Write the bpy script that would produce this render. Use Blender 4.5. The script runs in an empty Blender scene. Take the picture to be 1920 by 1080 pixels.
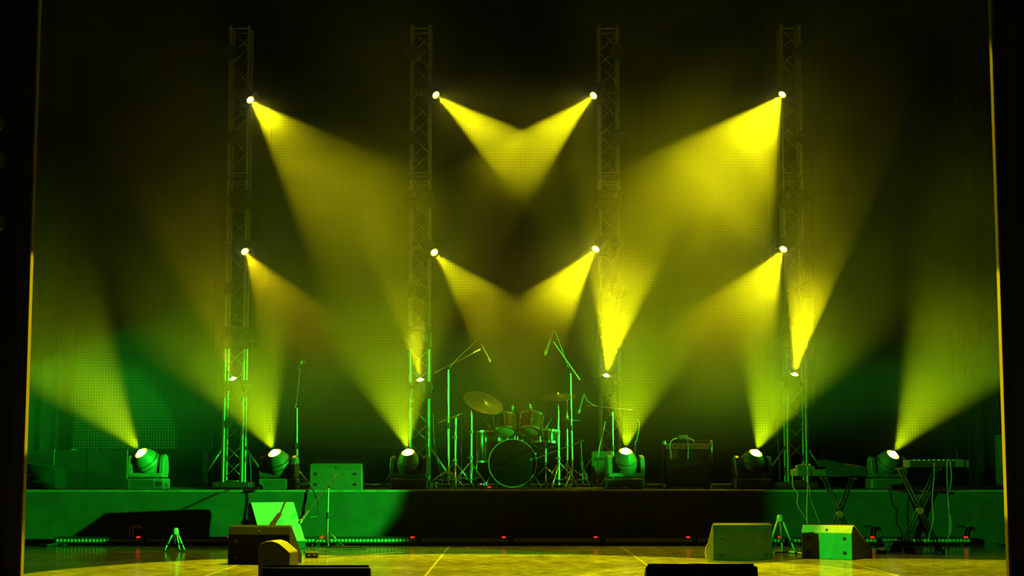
import bpy, bmesh, math, random
from mathutils import Vector, Matrix, Quaternion
R = math.radians
PI = math.pi
scene = bpy.context.scene
C = scene.collection
random.seed(7)

# ------------------------------------------------------------------ camera
F = 3100.0                       # focal length in pixels of the 1920 px frame
CAMZ = 0.83
PITCH = math.atan(340.0 / F)
cam_data = bpy.data.cameras.new('camera')
cam_data.sensor_width = 36.0
cam_data.lens = F / 1920.0 * 36.0
cam_data.clip_end = 200
cam = bpy.data.objects.new('camera', cam_data)
cam.location = (0, 0, CAMZ)
cam.rotation_euler = (R(90) + PITCH, 0, 0)
C.objects.link(cam)
scene.camera = cam
CAM = Vector((0, 0, CAMZ))

# ------------------------------------------------------------------ world, exposure
world = bpy.data.worlds.new('world')
scene.world = world
world.use_nodes = True
world.node_tree.nodes['Background'].inputs[0].default_value = (1.0, 0.9, 0.01, 1)
world.node_tree.nodes['Background'].inputs[1].default_value = 0.016
scene.view_settings.view_transform = 'Standard'
scene.view_settings.look = 'None'
scene.view_settings.gamma = 1
scene.view_settings.exposure = 0.0
scene.view_settings.use_curve_mapping = False
scene.cycles.max_bounces = 4
scene.cycles.diffuse_bounces = 0
scene.cycles.glossy_bounces = 2
scene.cycles.transmission_bounces = 2
scene.cycles.volume_bounces = 0
scene.cycles.sample_clamp_indirect = 2.0
scene.cycles.use_denoising = True
scene.cycles.caustics_reflective = False
scene.cycles.caustics_refractive = False

def at(px, py, Y):
    """the world point seen at pixel (px, py) of the photograph, at depth Y"""
    a = (px - 960.0) / F
    b = (540.0 - py) / F
    d = Vector((a, math.cos(PITCH) - b * math.sin(PITCH), math.sin(PITCH) + b * math.cos(PITCH)))
    return CAM + d * (Y / d.y)

def on(px, Y, z):
    """point at depth Y and height z in the column of pixel px (px measured near the horizon)"""
    return Vector(((px - 960.0) / F * Y, Y, z))

# ------------------------------------------------------------------ stage lamps: the light of each moving head
def spot(name, loc, direction, half, color, power, blend=0.25, radius=0.03):
    l = bpy.data.lights.new(name, 'SPOT')
    l.energy = power
    l.color = color
    l.spot_size = 2 * half
    l.spot_blend = blend
    l.shadow_soft_size = radius
    o = bpy.data.objects.new(name, l)
    o.location = loc
    o.rotation_euler = Vector(direction).to_track_quat('-Z', 'Y').to_euler()
    C.objects.link(o)
    return o

def beam_axis(P, beta, h, phi):
    """axis and half angle of a cone starting at P that shows in the photograph at angle beta (degrees, up from +x)
    with apparent half angle h, when it leans phi degrees off the line to the camera"""
    v = (CAM - P).normalized()
    lat = Vector((math.cos(R(beta)), 0, math.sin(R(beta))))
    lat = (lat - v * lat.dot(v)).normalized()
    d = lat * math.sin(R(phi)) + v * math.cos(R(phi))
    return d.normalized(), math.asin(math.sin(R(h)) * math.sin(R(phi)))

YEL = (1.0, 0.92, 0.004)
YOR = (1.0, 0.74, 0.004)
YGR = (0.64, 1.0, 0.002)
# px, py, Y, beta, half, phi, colour, power, blend, kind
HEADS = [
    (469, 187, 20.9, -46, 27, 41, YEL, 800, .35, 'truss'),
    (817, 178, 20.9, -38, 17.5, 41, YEL, 1000, .3, 'truss'),
    (1113, 179, 20.9, -137, 19, 41, YEL, 1000, .3, 'truss'),
    (1467, 177, 20.9, -125, 35, 44, YEL, 1000, .25, 'truss'),
    (459, 471, 20.9, -57, 28, 42, YOR, 330, .5, 'truss'),
    (814, 473, 20.9, -48, 23, 37, YEL, 760, .5, 'truss'),
    (1117, 467, 20.9, -128, 24, 37, YEL, 760, .4, 'truss'),
    (1469, 467, 20.9, -122, 31, 42, YEL, 470, .4, 'truss'),
    (437, 711, 20.9, 106, 17, 70, YOR, 260, .35, 'truss'),
    (788, 713, 20.9, 99, 18, 70, YEL, 420, .5, 'truss'),
    (1137, 705, 20.9, 81, 21, 70, YEL, 800, .35, 'truss'),
    (1490, 703, 20.9, 79.6, 17, 70, YEL, 850, .35, 'truss'),
    (265, 850, 18.85, 128, 28, 62, YGR, 1900, .6, 'floor'),
    (515, 850, 18.85, 113, 35, 62, YGR, 1900, .6, 'floor'),
    (765, 849, 19.1, 100, 34, 62, YGR, 1900, .6, 'floor'),
    (1173, 847, 19.1, 84, 35, 62, YGR, 1900, .6, 'floor'),
    (1417, 850, 19.1, 70, 34, 62, YGR, 1900, .6, 'floor'),
    (1674, 853, 19.1, 57, 30, 62, YGR, 1900, .6, 'floor'),
]
BEAMS = []
BEAM_GAIN = 1.0
HALO_GAIN = 0.009
for (px, py, Y, beta, h, phi, col, pw, bl, kind) in HEADS:
    P = at(px, py, Y)
    d, a = beam_axis(P, beta, h, phi)
    BEAMS.append((P, d, a, kind))
    spot("moving_head_light", P + d * 0.06, d, a, col, pw * BEAM_GAIN, bl, 0.02)
    spot("added_lens_halo_light", P + d * 0.07, d, R(48), col, pw * HALO_GAIN * (1.2 if kind == "floor" else 1), 1.0, 0.02)  # second wide lamp added at each lens to give it a halo
# ------------------------------------------------------------------ materials
def mat(name, color, rough=0.5, metal=0.0, emis=None, estr=0.0, noise=None, bump=0.0, coat=0.0, spec=0.5):
    m = bpy.data.materials.new(name)
    m.use_nodes = True
    nt = m.node_tree
    b = nt.nodes['Principled BSDF']
    b.inputs['Base Color'].default_value = (*color, 1)
    b.inputs['Roughness'].default_value = rough
    b.inputs['Metallic'].default_value = metal
    b.inputs['Specular IOR Level'].default_value = spec
    if coat:
        b.inputs['Coat Weight'].default_value = coat
        b.inputs['Coat Roughness'].default_value = 0.1
    if emis:
        b.inputs['Emission Color'].default_value = (*emis, 1)
        b.inputs['Emission Strength'].default_value = estr
    if noise:
        scale, amount = noise
        tc = nt.nodes.new('ShaderNodeTexCoord')
        n = nt.nodes.new('ShaderNodeTexNoise')
        n.inputs['Scale'].default_value = scale
        n.inputs['Detail'].default_value = 4
        nt.links.new(tc.outputs['Object'], n.inputs['Vector'])
        r = nt.nodes.new('ShaderNodeMapRange')
        r.inputs['From Min'].default_value = 0.3
        r.inputs['From Max'].default_value = 0.7
        r.inputs['To Min'].default_value = 1 - amount
        r.inputs['To Max'].default_value = 1 + amount
        nt.links.new(n.outputs['Fac'], r.inputs['Value'])
        mx = nt.nodes.new('ShaderNodeVectorMath'); mx.operation = 'SCALE'
        mx.inputs[0].default_value = color
        nt.links.new(r.outputs['Result'], mx.inputs['Scale'])
        nt.links.new(mx.outputs['Vector'], b.inputs['Base Color'])
        if bump:
            bp = nt.nodes.new('ShaderNodeBump')
            bp.inputs['Strength'].default_value = bump
            bp.inputs['Distance'].default_value = 0.01
            nt.links.new(n.outputs['Fac'], bp.inputs['Height'])
            nt.links.new(bp.outputs['Normal'], b.inputs['Normal'])
    return m

M = {}
M['black_plastic'] = mat('black plastic', (.05, .05, .05), .45, noise=(30, .2))
M['grey_plastic'] = mat('grey plastic', (.15, .15, .145), .45, noise=(25, .15))
M['pale_plastic'] = mat('pale plastic', (.7, .7, .66), .4)
M['white_paint'] = mat('white painted metal', (.8, .8, .76), .35)
M['alu'] = mat('brushed aluminium tube', (.62, .62, .6), .38, .85, noise=(20, .12))
M['chrome'] = mat('chrome', (.85, .85, .85), .24, 1.0)
M['steel'] = mat('dull steel', (.35, .35, .34), .4, .8)
M['black_metal'] = mat('black painted metal', (.06, .06, .06), .35, .3)
M['grey_cabinet'] = mat('grey painted cabinet', (.75, .75, .7), .6, noise=(14, .12))
M['wood_black'] = mat('black painted wood cabinet', (.06, .06, .055), .6, noise=(14, .25), bump=.3)
M['wedge_black'] = mat('matt black painted cabinet', (.015, .015, .014), .8, noise=(14, .2), spec=.2)
M['grille'] = mat('dark perforated grille', (.02, .02, .02), .6, .2)
M['grille_pale'] = mat('pale grille cloth', (.82, .82, .8), .7, noise=(60, .06))
M['rubber'] = mat('black rubber', (.03, .03, .03), .7)
M['cable'] = mat('black cable', (.045, .045, .045), .45)
M['cable_pale'] = mat('pale cable', (.5, .5, .45), .5)
M['lens_on'] = mat('lit lens', (.9, .9, .6), .2, emis=(1.0, .93, .32), estr=25)
M['lens_halo_ring'] = mat('glowing lens halo', (.6, .6, .1), .3, emis=(1.0, .85, .02), estr=1.6)  # emission stands in for the glare halo round each lens
M['lens_off'] = mat('dark glass lens', (.25, .25, .25), .08, 0, coat=1)
M['led_lens'] = mat('small glass lens', (.8, .8, .8), .2, .1, coat=.6)
M['red_led'] = mat('red display', (.3, .0, .0), .4, emis=(1, .02, .01), estr=1.6)
M['blue_led'] = mat('blue indicator', (.0, .0, .3), .4, emis=(.05, .15, 1), estr=3)
M['amber_led'] = mat('amber indicator', (.3, .1, .0), .4, emis=(1, .3, .02), estr=2.5)
M['shell'] = mat('red brown lacquered drum shell', (.16, .03, .015), .3, noise=(9, .3), coat=.8)
M['drum_skin'] = mat('coated drum skin', (.5, .5, .47), .45)
M['kick_skin'] = mat('black drum head', (.006, .006, .006), .5, spec=.12)
M['hoop'] = mat('satin bass drum hoop', (.5, .48, .4), .3, .4)
M['badge'] = mat('brass badge', (.5, .42, .2), .3, .9)
M['brass'] = mat('bronze cymbal', (.22, .22, .14), .4, .85, noise=(18, .2))
M['deck'] = mat('dark deck carpet', (.03, .03, .03), .8, noise=(20, .3))
M['orange'] = mat('orange grille cloth', (.35, .1, .04), .8)
M['mic_mesh'] = mat('microphone mesh', (.45, .45, .43), .4, .7)
M['moulded'] = mat('speckled grey moulded case', (.3, .27, .2), .6, noise=(40, .2), bump=.2)

# ------------------------------------------------------------------ mesh building
class MB:
    """collects shapes into one mesh"""
    def __init__(self):
        self.bm = bmesh.new()
        self.mats = []
        self.cur = 0

    def use(self, m):
        if m not in self.mats:
            self.mats.append(m)
        self.cur = self.mats.index(m)
        return self

    def _tag(self, faces, smooth):
        for f in faces:
            f.material_index = self.cur
            f.smooth = smooth

    def box(self, lo, hi, bevel=0.0, rot=None, origin=None):
        b2 = bmesh.new()
        bmesh.ops.create_cube(b2, size=1)
        sz = [hi[i] - lo[i] for i in range(3)]
        bmesh.ops.scale(b2, vec=sz, verts=b2.verts)
        if bevel > 0:
            bmesh.ops.bevel(b2, geom=list(b2.edges), offset=bevel, segments=2, affect='EDGES', profile=0.5)
        bmesh.ops.translate(b2, vec=[(hi[i] + lo[i]) / 2 for i in range(3)], verts=b2.verts)
        if rot is not None:
            bmesh.ops.rotate(b2, cent=origin or (0, 0, 0), matrix=rot, verts=b2.verts)
        self._merge(b2, False)
        return self

    def _merge(self, b2, smooth):
        vm = {}
        for v in b2.verts:
            vm[v] = self.bm.verts.new(v.co)
        fs = []
        for f in b2.faces:
            try:
                nf = self.bm.faces.new([vm[v] for v in f.verts])
                fs.append(nf)
            except ValueError:
                pass
        self._tag(fs, smooth)
        b2.free()

    def tube(self, pts, r, n=8, cap=True, taper=None):
        """round bar through a list of points; r a number or list"""
        pts = [Vector(p) for p in pts]
        rs = r if isinstance(r, (list, tuple)) else [r] * len(pts)
        rings = []
        up = None
        for i, p in enumerate(pts):
            if i == 0:
                t = pts[1] - pts[0]
            elif i == len(pts) - 1:
                t = pts[-1] - pts[-2]
            else:
                t = (pts[i + 1] - pts[i]).normalized() + (pts[i] - pts[i - 1]).normalized()
            if t.length < 1e-9:
                t = Vector((0, 0, 1))
            t.normalize()
            if up is None:
                up = t.orthogonal().normalized()
            else:
                up = (up - t * up.dot(t))
                up = up.normalized() if up.length > 1e-6 else t.orthogonal().normalized()
            w = t.cross(up)
            rings.append([self.bm.verts.new(p + (up * math.cos(2 * PI * k / n) + w * math.sin(2 * PI * k / n)) * rs[i]) for k in range(n)])
        fs = []
        for a, b in zip(rings, rings[1:]):
            for k in range(n):
                fs.append(self.bm.faces.new((a[k], a[(k + 1) % n], b[(k + 1) % n], b[k])))
        self._tag(fs, True)
        if cap:
            cf = [self.bm.faces.new(list(reversed(rings[0]))), self.bm.faces.new(rings[-1])]
            self._tag(cf, False)
        return self

    def lathe(self, prof, origin=(0, 0, 0), axis=(0, 0, 1), n=24, close=True):
        """profile of (radius, height) turned round the axis through origin"""
        o = Vector(origin)
        q = Vector((0, 0, 1)).rotation_difference(Vector(axis).normalized())
        rings = []
        for (r, h) in prof:
            rr = max(r, 1e-4)
            rings.append([self.bm.verts.new(o + q @ Vector((rr * math.cos(2 * PI * k / n), rr * math.sin(2 * PI * k / n), h))) for k in range(n)])
        fs = []
        for a, b in zip(rings, rings[1:]):
            for k in range(n):
                fs.append(self.bm.faces.new((a[k], a[(k + 1) % n], b[(k + 1) % n], b[k])))
        if close:
            fs.append(self.bm.faces.new(list(reversed(rings[0]))))
            fs.append(self.bm.faces.new(rings[-1]))
        self._tag(fs, True)
        return self

    def prism(self, poly, lo, hi, plane='yz', bevel=0.0):
        """polygon of 2D points pushed from lo to hi along the third axis"""
        b2 = bmesh.new()
        def mk(p, t):
            if plane == 'yz':
                return (t, p[0], p[1])
            if plane == 'xz':
                return (p[0], t, p[1])
            return (p[0], p[1], t)
        a = [b2.verts.new(mk(p, lo)) for p in poly]
        b = [b2.verts.new(mk(p, hi)) for p in poly]
        n = len(poly)
        b2.faces.new(a)
        b2.faces.new(list(reversed(b)))
        for k in range(n):
            b2.faces.new((a[k], b[k], b[(k + 1) % n], a[(k + 1) % n]))
        bmesh.ops.recalc_face_normals(b2, faces=b2.faces)
        if bevel:
            bmesh.ops.bevel(b2, geom=list(b2.edges), offset=bevel, segments=2, affect='EDGES', profile=0.5)
        self._merge(b2, False)
        return self

    def ball(self, c, r, n=12, scale=(1, 1, 1)):
        b2 = bmesh.new()
        bmesh.ops.create_uvsphere(b2, u_segments=n, v_segments=max(6, n // 2 + 2), radius=r)
        bmesh.ops.scale(b2, vec=scale, verts=b2.verts)
        bmesh.ops.translate(b2, vec=c, verts=b2.verts)
        self._merge(b2, True)
        return self

    def quad(self, pts):
        f = self.bm.faces.new([self.bm.verts.new(p) for p in pts])
        self._tag([f], False)
        return self

    def build(self, name, parent=None, m=None):
        me = bpy.data.meshes.new(name)
        for mm in (self.mats or [m]):
            if mm is not None:
                me.materials.append(mm)
        if m is not None and not me.materials:
            me.materials.append(m)
        bmesh.ops.recalc_face_normals(self.bm, faces=self.bm.faces)
        # sharp edges over 40 degrees keep round parts round and edges crisp
        for e in self.bm.edges:
            if len(e.link_faces) == 2 and e.calc_face_angle(0) > R(40):
                e.smooth = False
        self.bm.to_mesh(me)
        self.bm.free()
        o = bpy.data.objects.new(name, me)
        C.objects.link(o)
        if parent is not None:
            o.parent = parent
        return o

def tag(o, label=None, cat=None, group=None, kind=None):
    if label: o['label'] = label
    if cat: o['category'] = cat
    if group: o['group'] = group
    if kind: o['kind'] = kind
    return o

def thing(name, label, cat, loc=(0, 0, 0), rz=0.0, group=None):
    o = bpy.data.objects.new(name, None)
    o.empty_display_size = 0.1
    o.location = loc
    o.rotation_euler = (0, 0, rz)
    C.objects.link(o)
    return tag(o, label, cat, group)

def kids(o):
    return [c for c in C.objects if c.parent == o]

def copy_tree(o, parent=None):
    c = o.copy()
    C.objects.link(c)
    c.parent = parent
    for ch in kids(o):
        copy_tree(ch, c)
    return c

def rotm(axis, deg):
    return Matrix.Rotation(R(deg), 3, axis)

def smooth_path(pts, k=6):
    """Catmull-Rom through the points"""
    P = [Vector(p) for p in pts]
    P = [P[0] * 2 - P[1]] + P + [P[-1] * 2 - P[-2]]
    out = []
    for i in range(1, len(P) - 2):
        for j in range(k):
            t = j / k
            a, b, c, d = P[i - 1], P[i], P[i + 1], P[i + 2]
            out.append(0.5 * ((2 * b) + (c - a) * t + (2 * a - 5 * b + 4 * c - d) * t * t + (3 * b - a - 3 * c + d) * t ** 3))
    out.append(P[-2])
    return out

def cable(pts, label, r=0.006, m='cable', name='cable', group=None, cat='cable', k=6):
    o = MB().tube(smooth_path(pts, k), r, 6).build(name, None, M[m])
    return tag(o, label, cat, group)
# ------------------------------------------------------------------ wash lamps outside the beams
GRN = (0.008, 1.0, 0.024)
# low green lamps at the front of the stage, crossing
def aim(name, loc, target, half, color, power, blend=.15, radius=.03):
    return spot(name, loc, Vector(target) - Vector(loc), R(half), color, power, blend, radius)

aim('green_wing_light', (5.5, 14.1, 1.1), (-5.2, 18.85, .60), 9.6, GRN, 7600, .12, .05)
aim('green_wing_light', (4.0, 9.0, 4.0), (-6.0, 22.0, 1.0), 4.6, GRN, 22000, .12, .04)
aim('green_wing_light', (-5.0, 8.0, 1.8), (4.6, 17.2, 0.45), 9.8, GRN, 2800, .25, .04)
# side lamps behind the riser front: they catch the stands, drums and trusses
aim('green_side_light', (6.3, 18.75, 1.95), (0.3, 19.7, 1.3), 12, GRN, 900, .6, .05)
aim('green_wing_light', (6.5, 15.0, 1.95), (0.15, 19.7, 1.5), 7.4, GRN, 4000, .2, .03)
aim('green_side_light', (6.0, 19.0, 2.2), (-3.2, 21.2, 1.6), 14, GRN, 200, .8, .05)
aim('green_side_light', (-6.2, 18.8, 2.0), (-.6, 19.6, 1.4), 10, GRN, 900, .6, .05)
# overhead yellow lamps pooling on the floor
aim('yellow_down_light', (-0.3, 15.9, 7.5), (-0.4, 13.3, 0), 24.0, (1, .95, .004), 9000, .06, .04)
aim('yellow_down_light', (3.3, 16.3, 7.5), (3.4, 12.7, 0), 21, (1, .93, .004), 5000, .1, .04)
# added unseen yellow lamps that graze the inner edges of the side curtains
aim('added_edge_light', (3.2, 15.4, 3.6), (-3.8, 12.93, 1.75), 5.8, YEL, 4500, .1, .03)
aim('added_edge_light', (-3.2, 15.4, 3.6), (3.84, 12.93, 1.45), 7.0, YEL, 5500, .1, .03)

# ------------------------------------------------------------------ floor
def floor_material():
    m = bpy.data.materials.new('worn stage floor'); m.use_nodes = True
    nt = m.node_tree; b = nt.nodes['Principled BSDF']; N = nt.nodes.new; K = nt.links.new
    geo = N('ShaderNodeNewGeometry')
    mp = N('ShaderNodeMapping'); mp.inputs['Scale'].default_value = (3.6, 13, 1)
    K(geo.outputs['Position'], mp.inputs['Vector'])
    n1 = N('ShaderNodeTexNoise'); n1.inputs['Scale'].default_value = 1.6; n1.inputs['Detail'].default_value = 6; n1.inputs['Roughness'].default_value = .7
    K(mp.outputs['Vector'], n1.inputs['Vector'])
    mp2 = N('ShaderNodeMapping'); mp2.inputs['Scale'].default_value = (.5, 1.2, 1)
    K(geo.outputs['Position'], mp2.inputs['Vector'])
    n2 = N('ShaderNodeTexNoise'); n2.inputs['Scale'].default_value = 1.1; n2.inputs['Detail'].default_value = 3
    K(mp2.outputs['Vector'], n2.inputs['Vector'])
    mul = N('ShaderNodeMath'); mul.operation = 'MULTIPLY'
    r1 = N('ShaderNodeMapRange'); r1.inputs['From Min'].default_value = .42; r1.inputs['From Max'].default_value = .62; r1.inputs['To Min'].default_value = .18; r1.inputs['To Max'].default_value = 1.1
    K(n1.outputs['Fac'], r1.inputs['Value'])
    r2 = N('ShaderNodeMapRange'); r2.inputs['From Min'].default_value = .35; r2.inputs['From Max'].default_value = .7; r2.inputs['To Min'].default_value = .6; r2.inputs['To Max'].default_value = 1.15
    K(n2.outputs['Fac'], r2.inputs['Value'])
    K(r1.outputs['Result'], mul.inputs[0]); K(r2.outputs['Result'], mul.inputs[1])
    # pale taped seams running up the stage
    sx = N('ShaderNodeSeparateXYZ'); K(geo.outputs['Position'], sx.inputs['Vector'])
    last = None
    for X in (-4.2, -2.4, -0.68, 1.18, 3.03):
        s = N('ShaderNodeMath'); s.operation = 'SUBTRACT'; s.inputs[1].default_value = X
        K(sx.outputs['X'], s.inputs[0])
        a = N('ShaderNodeMath'); a.operation = 'ABSOLUTE'; K(s.outputs[0], a.inputs[0])
        l = N('ShaderNodeMath'); l.operation = 'LESS_THAN'; l.inputs[1].default_value = .011; K(a.outputs[0], l.inputs[0])
        if last is None: last = l
        else:
            mx = N('ShaderNodeMath'); mx.operation = 'MAXIMUM'; K(last.outputs[0], mx.inputs[0]); K(l.outputs[0], mx.inputs[1]); last = mx
    col = N('ShaderNodeMix'); col.data_type = 'RGBA'
    col.inputs['A'].default_value = (.06, .05, .035, 1); col.inputs['B'].default_value = (.46, .42, .3, 1)
    K(mul.outputs[0], col.inputs['Factor'])
    c2 = N('ShaderNodeMix'); c2.data_type = 'RGBA'; c2.inputs['B'].default_value = (.75, .7, .5, 1)
    fm = N('ShaderNodeMath'); fm.operation = 'MULTIPLY'; fm.inputs[1].default_value = .6; K(last.outputs[0], fm.inputs[0])
    K(fm.outputs[0], c2.inputs['Factor']); K(col.outputs['Result'], c2.inputs['A'])
    K(c2.outputs['Result'], b.inputs['Base Color'])
    rr = N('ShaderNodeMapRange'); rr.inputs['From Min'].default_value = .35; rr.inputs['From Max'].default_value = .7; rr.inputs['To Min'].default_value = .07; rr.inputs['To Max'].default_value = .2
    K(n1.outputs['Fac'], rr.inputs['Value']); K(rr.outputs['Result'], b.inputs['Roughness'])
    bp = N('ShaderNodeBump'); bp.inputs['Strength'].default_value = .12; bp.inputs['Distance'].default_value = .004
    K(n1.outputs['Fac'], bp.inputs['Height']); K(bp.outputs['Normal'], b.inputs['Normal'])
    return m

fl = MB().use(floor_material()).box((-9, 7.2, -.2), (9, 23.2, 0)).build('floor')
tag(fl, kind='structure')

def drape_material(name, color, scale=14):
    return mat(name, color, .9, noise=(scale, .25))
M['drape'] = drape_material('black stage drape', (.003, .003, .003))
wb = MB().use(M['drape']).box((-9, 23.0, 0), (9, 23.2, 9)).build('wall_back')
tag(wb, kind='structure')

# side curtains: pleated black cloth with real thickness
def pleated(name, label, x0, x1, Y, z0, z1, amp=.05, pleat=.22, lean=0.0, thick=.07, hem=None, group=None):
    b2 = MB().use(M['drape'])
    n = int(abs(x1 - x0) / .025)
    rows = 8
    def pt(i, j, back):
        t = i / n
        x = x0 + (x1 - x0) * t + lean * j / rows
        ph = t * abs(x1 - x0) / pleat * 2 * PI
        edge = min(1, min(t, 1 - t) * n / 3)
        y = Y + amp * math.sin(ph) * edge * (1 + .15 * math.sin(3 * j + i * .13)) + (thick if back else 0)
        return Vector((x, y, z0 + (z1 - z0) * j / rows))
    g = {}
    for back in (0, 1):
        for i in range(n + 1):
            for j in range(rows + 1):
                g[back, i, j] = b2.bm.verts.new(pt(i, j, back))
    fs = []
    for back in (0, 1):
        for i in range(n):
            for j in range(rows):
                fs.append(b2.bm.faces.new((g[back, i, j], g[back, i + 1, j], g[back, i + 1, j + 1], g[back, i, j + 1])))
    for j in range(rows):
        for i in (0, n):
            fs.append(b2.bm.faces.new((g[0, i, j], g[1, i, j], g[1, i, j + 1], g[0, i, j + 1])))
    for i in range(n):
        for j in (0, rows):
            fs.append(b2.bm.faces.new((g[0, i, j], g[0, i + 1, j], g[1, i + 1, j], g[1, i, j])))
    b2._tag(fs, True)
    o = b2.build(name)
    if hem:
        h = MB().use(M[hem[0]]).box(hem[1], hem[2], .004).build('edge_trim', o)
        tag(h, 'pale bound edge of the curtain')
    return tag(o, label, 'curtain', group)

M['trim_cloth'] = mat('golden brown braid', (.22, .15, .05), .7)
pleated('stage_curtain', 'tall dark front curtain with a golden edge, at the bright green end of the riser', -5.6, -3.80, 12.9, 0.0, 7.5, amp=.012,
        hem=('trim_cloth', (-3.802, 12.9, 0.0), (-3.785, 12.98, 7.5)))
pleated('stage_curtain', 'tall dark front curtain whose lit golden edge stands beyond the keyboards', 3.845, 5.6, 12.9, 0.0, 7.5, amp=.012,
        hem=('trim_cloth', (3.83, 12.9, 0.0), (3.847, 12.98, 7.5)))
pleated('rear_curtain', 'black rear drape hanging beside the dotted screen with green-lit lower dots', -7.4, -5.93, 21.6, 0.62, 8.2, lean=.06)
pleated('rear_curtain', 'black rear drape hanging behind the tall loudspeaker beyond the keyboards', 5.95, 7.4, 21.6, 0.62, 8.2, lean=-.06)

# ------------------------------------------------------------------ riser
rs = thing('stage_riser', 'long low stage platform with a wrinkled cloth skirt carrying drums, trusses and beam lamps', 'platform', (0, 18.5, 0))
MB().use(M['deck']).box((-7.5, 0.03, 0.575), (7.5, 4.45, 0.60), .003).build('deck', rs)
M['skirt'] = mat('riser skirt cloth', (.12, .12, .115), .85, noise=(5, .18))
M['edge'] = mat('riser edge strip', (.35, .35, .33), .5, noise=(8, .3))
MB().use(M['edge']).box((-7.5, -.012, 0.578), (7.5, .03, 0.604), .004).build('edge_strip', rs)
sk = MB().use(M['skirt'])
nx, nz = 300, 10
gr = {}
for i in range(nx + 1):
    for j in range(nz + 1):
        x = -7.5 + 15 * i / nx
        z = .0 + .577 * j / nz
        y = .03 * (1 - j / nz) * math.sin(x * 1.1 + .4) * .6 + .012 * math.sin(x * 5.3 + j * .7) * (1 - j / nz) + .008 * math.sin(x * 2.3 - j * .9)
        gr[i, j] = sk.bm.verts.new((x, y * .7 + .005, z))
fs = [sk.bm.faces.new((gr[i, j], gr[i + 1, j], gr[i + 1, j + 1], gr[i, j + 1])) for i in range(nx) for j in range(nz)]
sk._tag(fs, True)
# the cloth's folded-back hem gives it thickness
sk.box((-7.5, .02, .0), (7.5, .03, .57))
sk.build('skirt', rs)

# ------------------------------------------------------------------ LED screens
def led_material():
    m = bpy.data.materials.new('black screen with rows of small pixels'); m.use_nodes = True
    nt = m.node_tree; b = nt.nodes['Principled BSDF']; N = nt.nodes.new; K = nt.links.new
    geo = N('ShaderNodeNewGeometry'); sx = N('ShaderNodeSeparateXYZ'); K(geo.outputs['Position'], sx.inputs['Vector'])
    p = .0378
    ds = []
    for ax in ('X', 'Z'):
        d = N('ShaderNodeMath'); d.operation = 'DIVIDE'; d.inputs[1].default_value = p; K(sx.outputs[ax], d.inputs[0])
        f = N('ShaderNodeMath'); f.operation = 'FRACT'; K(d.outputs[0], f.inputs[0])
        s = N('ShaderNodeMath'); s.operation = 'SUBTRACT'; s.inputs[1].default_value = .5; K(f.outputs[0], s.inputs[0])
        q = N('ShaderNodeMath'); q.operation = 'POWER'; q.inputs[1].default_value = 2
        a = N('ShaderNodeMath'); a.operation = 'ABSOLUTE'; K(s.outputs[0], a.inputs[0]); K(a.outputs[0], q.inputs[0])
        ds.append(q)
    ad = N('ShaderNodeMath'); ad.operation = 'ADD'; K(ds[0].outputs[0], ad.inputs[0]); K(ds[1].outputs[0], ad.inputs[1])
    lt = N('ShaderNodeMath'); lt.operation = 'LESS_THAN'; lt.inputs[1].default_value = .036; K(ad.outputs[0], lt.inputs[0])
    mx = N('ShaderNodeMix'); mx.data_type = 'RGBA'
    mx.inputs['A'].default_value = (.008, .008, .008, 1); mx.inputs['B'].default_value = (.2, .2, .19, 1)
    K(lt.outputs[0], mx.inputs['Factor']); K(mx.outputs['Result'], b.inputs['Base Color'])
    b.inputs['Roughness'].default_value = .8
    b.inputs['Specular IOR Level'].default_value = .05
    return m
M['led'] = led_material()
def led_screen(x0, x1, z0, z1, Y, label):
    t = thing('led_screen', label, 'screen', ((x0 + x1) / 2, Y, z0), 0, 'dotted LED screens across the back')
    w = (x1 - x0) / 2
    MB().use(M['led']).box((-w, 0, 0), (w, .05, z1 - z0)).build('pixel_panel', t)
    MB().use(M['black_metal']).box((-w, .052, 0), (-w + .05, .12, z1 - z0)).box((w - .05, .052, 0), (w, .12, z1 - z0)) \
        .box((-w, .052, z1 - z0 - .05), (w, .12, z1 - z0)).build('rear_frame', t)
    for k in (-1, 0, 1):
        MB().use(M['black_metal']).box((k * w * .9 - .03, .06, .602 - z0), (k * w * .9 + .03, .12, .05)).build('support_leg', t)
    return t
YS = 22.0
led_screen(at(134, 842, YS).x, at(396, 842, YS).x, at(0, 842, YS).z, 6.9, YS, 'dotted LED screen at the green-lit end, behind the outermost beam lamp')
led_screen(at(497, 842, YS).x, at(1447, 842, YS).x, at(0, 842, YS).z, 6.9, YS, 'wide dotted LED screen behind the drum kit and the inner trusses')
led_screen(at(1533, 842, YS).x, at(1795, 842, YS).x, at(0, 842, YS).z, 6.9, YS, 'dotted LED screen behind the two keyboards')

# long low pipe along the back of the riser
pp = MB().use(M['alu'])
z = at(0, 909, 21.8).z
pp.tube([(at(560, 0, 21.8).x, 21.8, z), (at(1476, 0, 21.8).x, 21.8, z)], .022, 10)
for px in (600, 800, 1000, 1200, 1400):
    x = on(px, 21.8, z).x
    pp.box((x - .03, 21.77, .6), (x + .03, 21.83, z))
tag(pp.build('low_rail'), 'long low metal pipe lying at the back of the riser behind the drum kit', 'rail')

# ------------------------------------------------------------------ trusses
YT = 21.3
def truss_brace_faces(mb, h0, h1, s=.12):
    n = int(round((h1 - h0) / .235))
    for k in range(n):
        a, b = h0 + (h1 - h0) * k / n, h0 + (h1 - h0) * (k + 1) / n
        e = 1 if k % 2 == 0 else -1
        r = .0075
        mb.tube([(-s * e, -s, a), (s * e, -s, b)], r, 6)
        mb.tube([(s * e, s, a), (-s * e, s, b)], r, 6)
        mb.tube([(-s, -s * e, a), (-s, s * e, b)], r, 6)
        mb.tube([(s, s * e, a), (s, -s * e, b)], r, 6)

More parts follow.
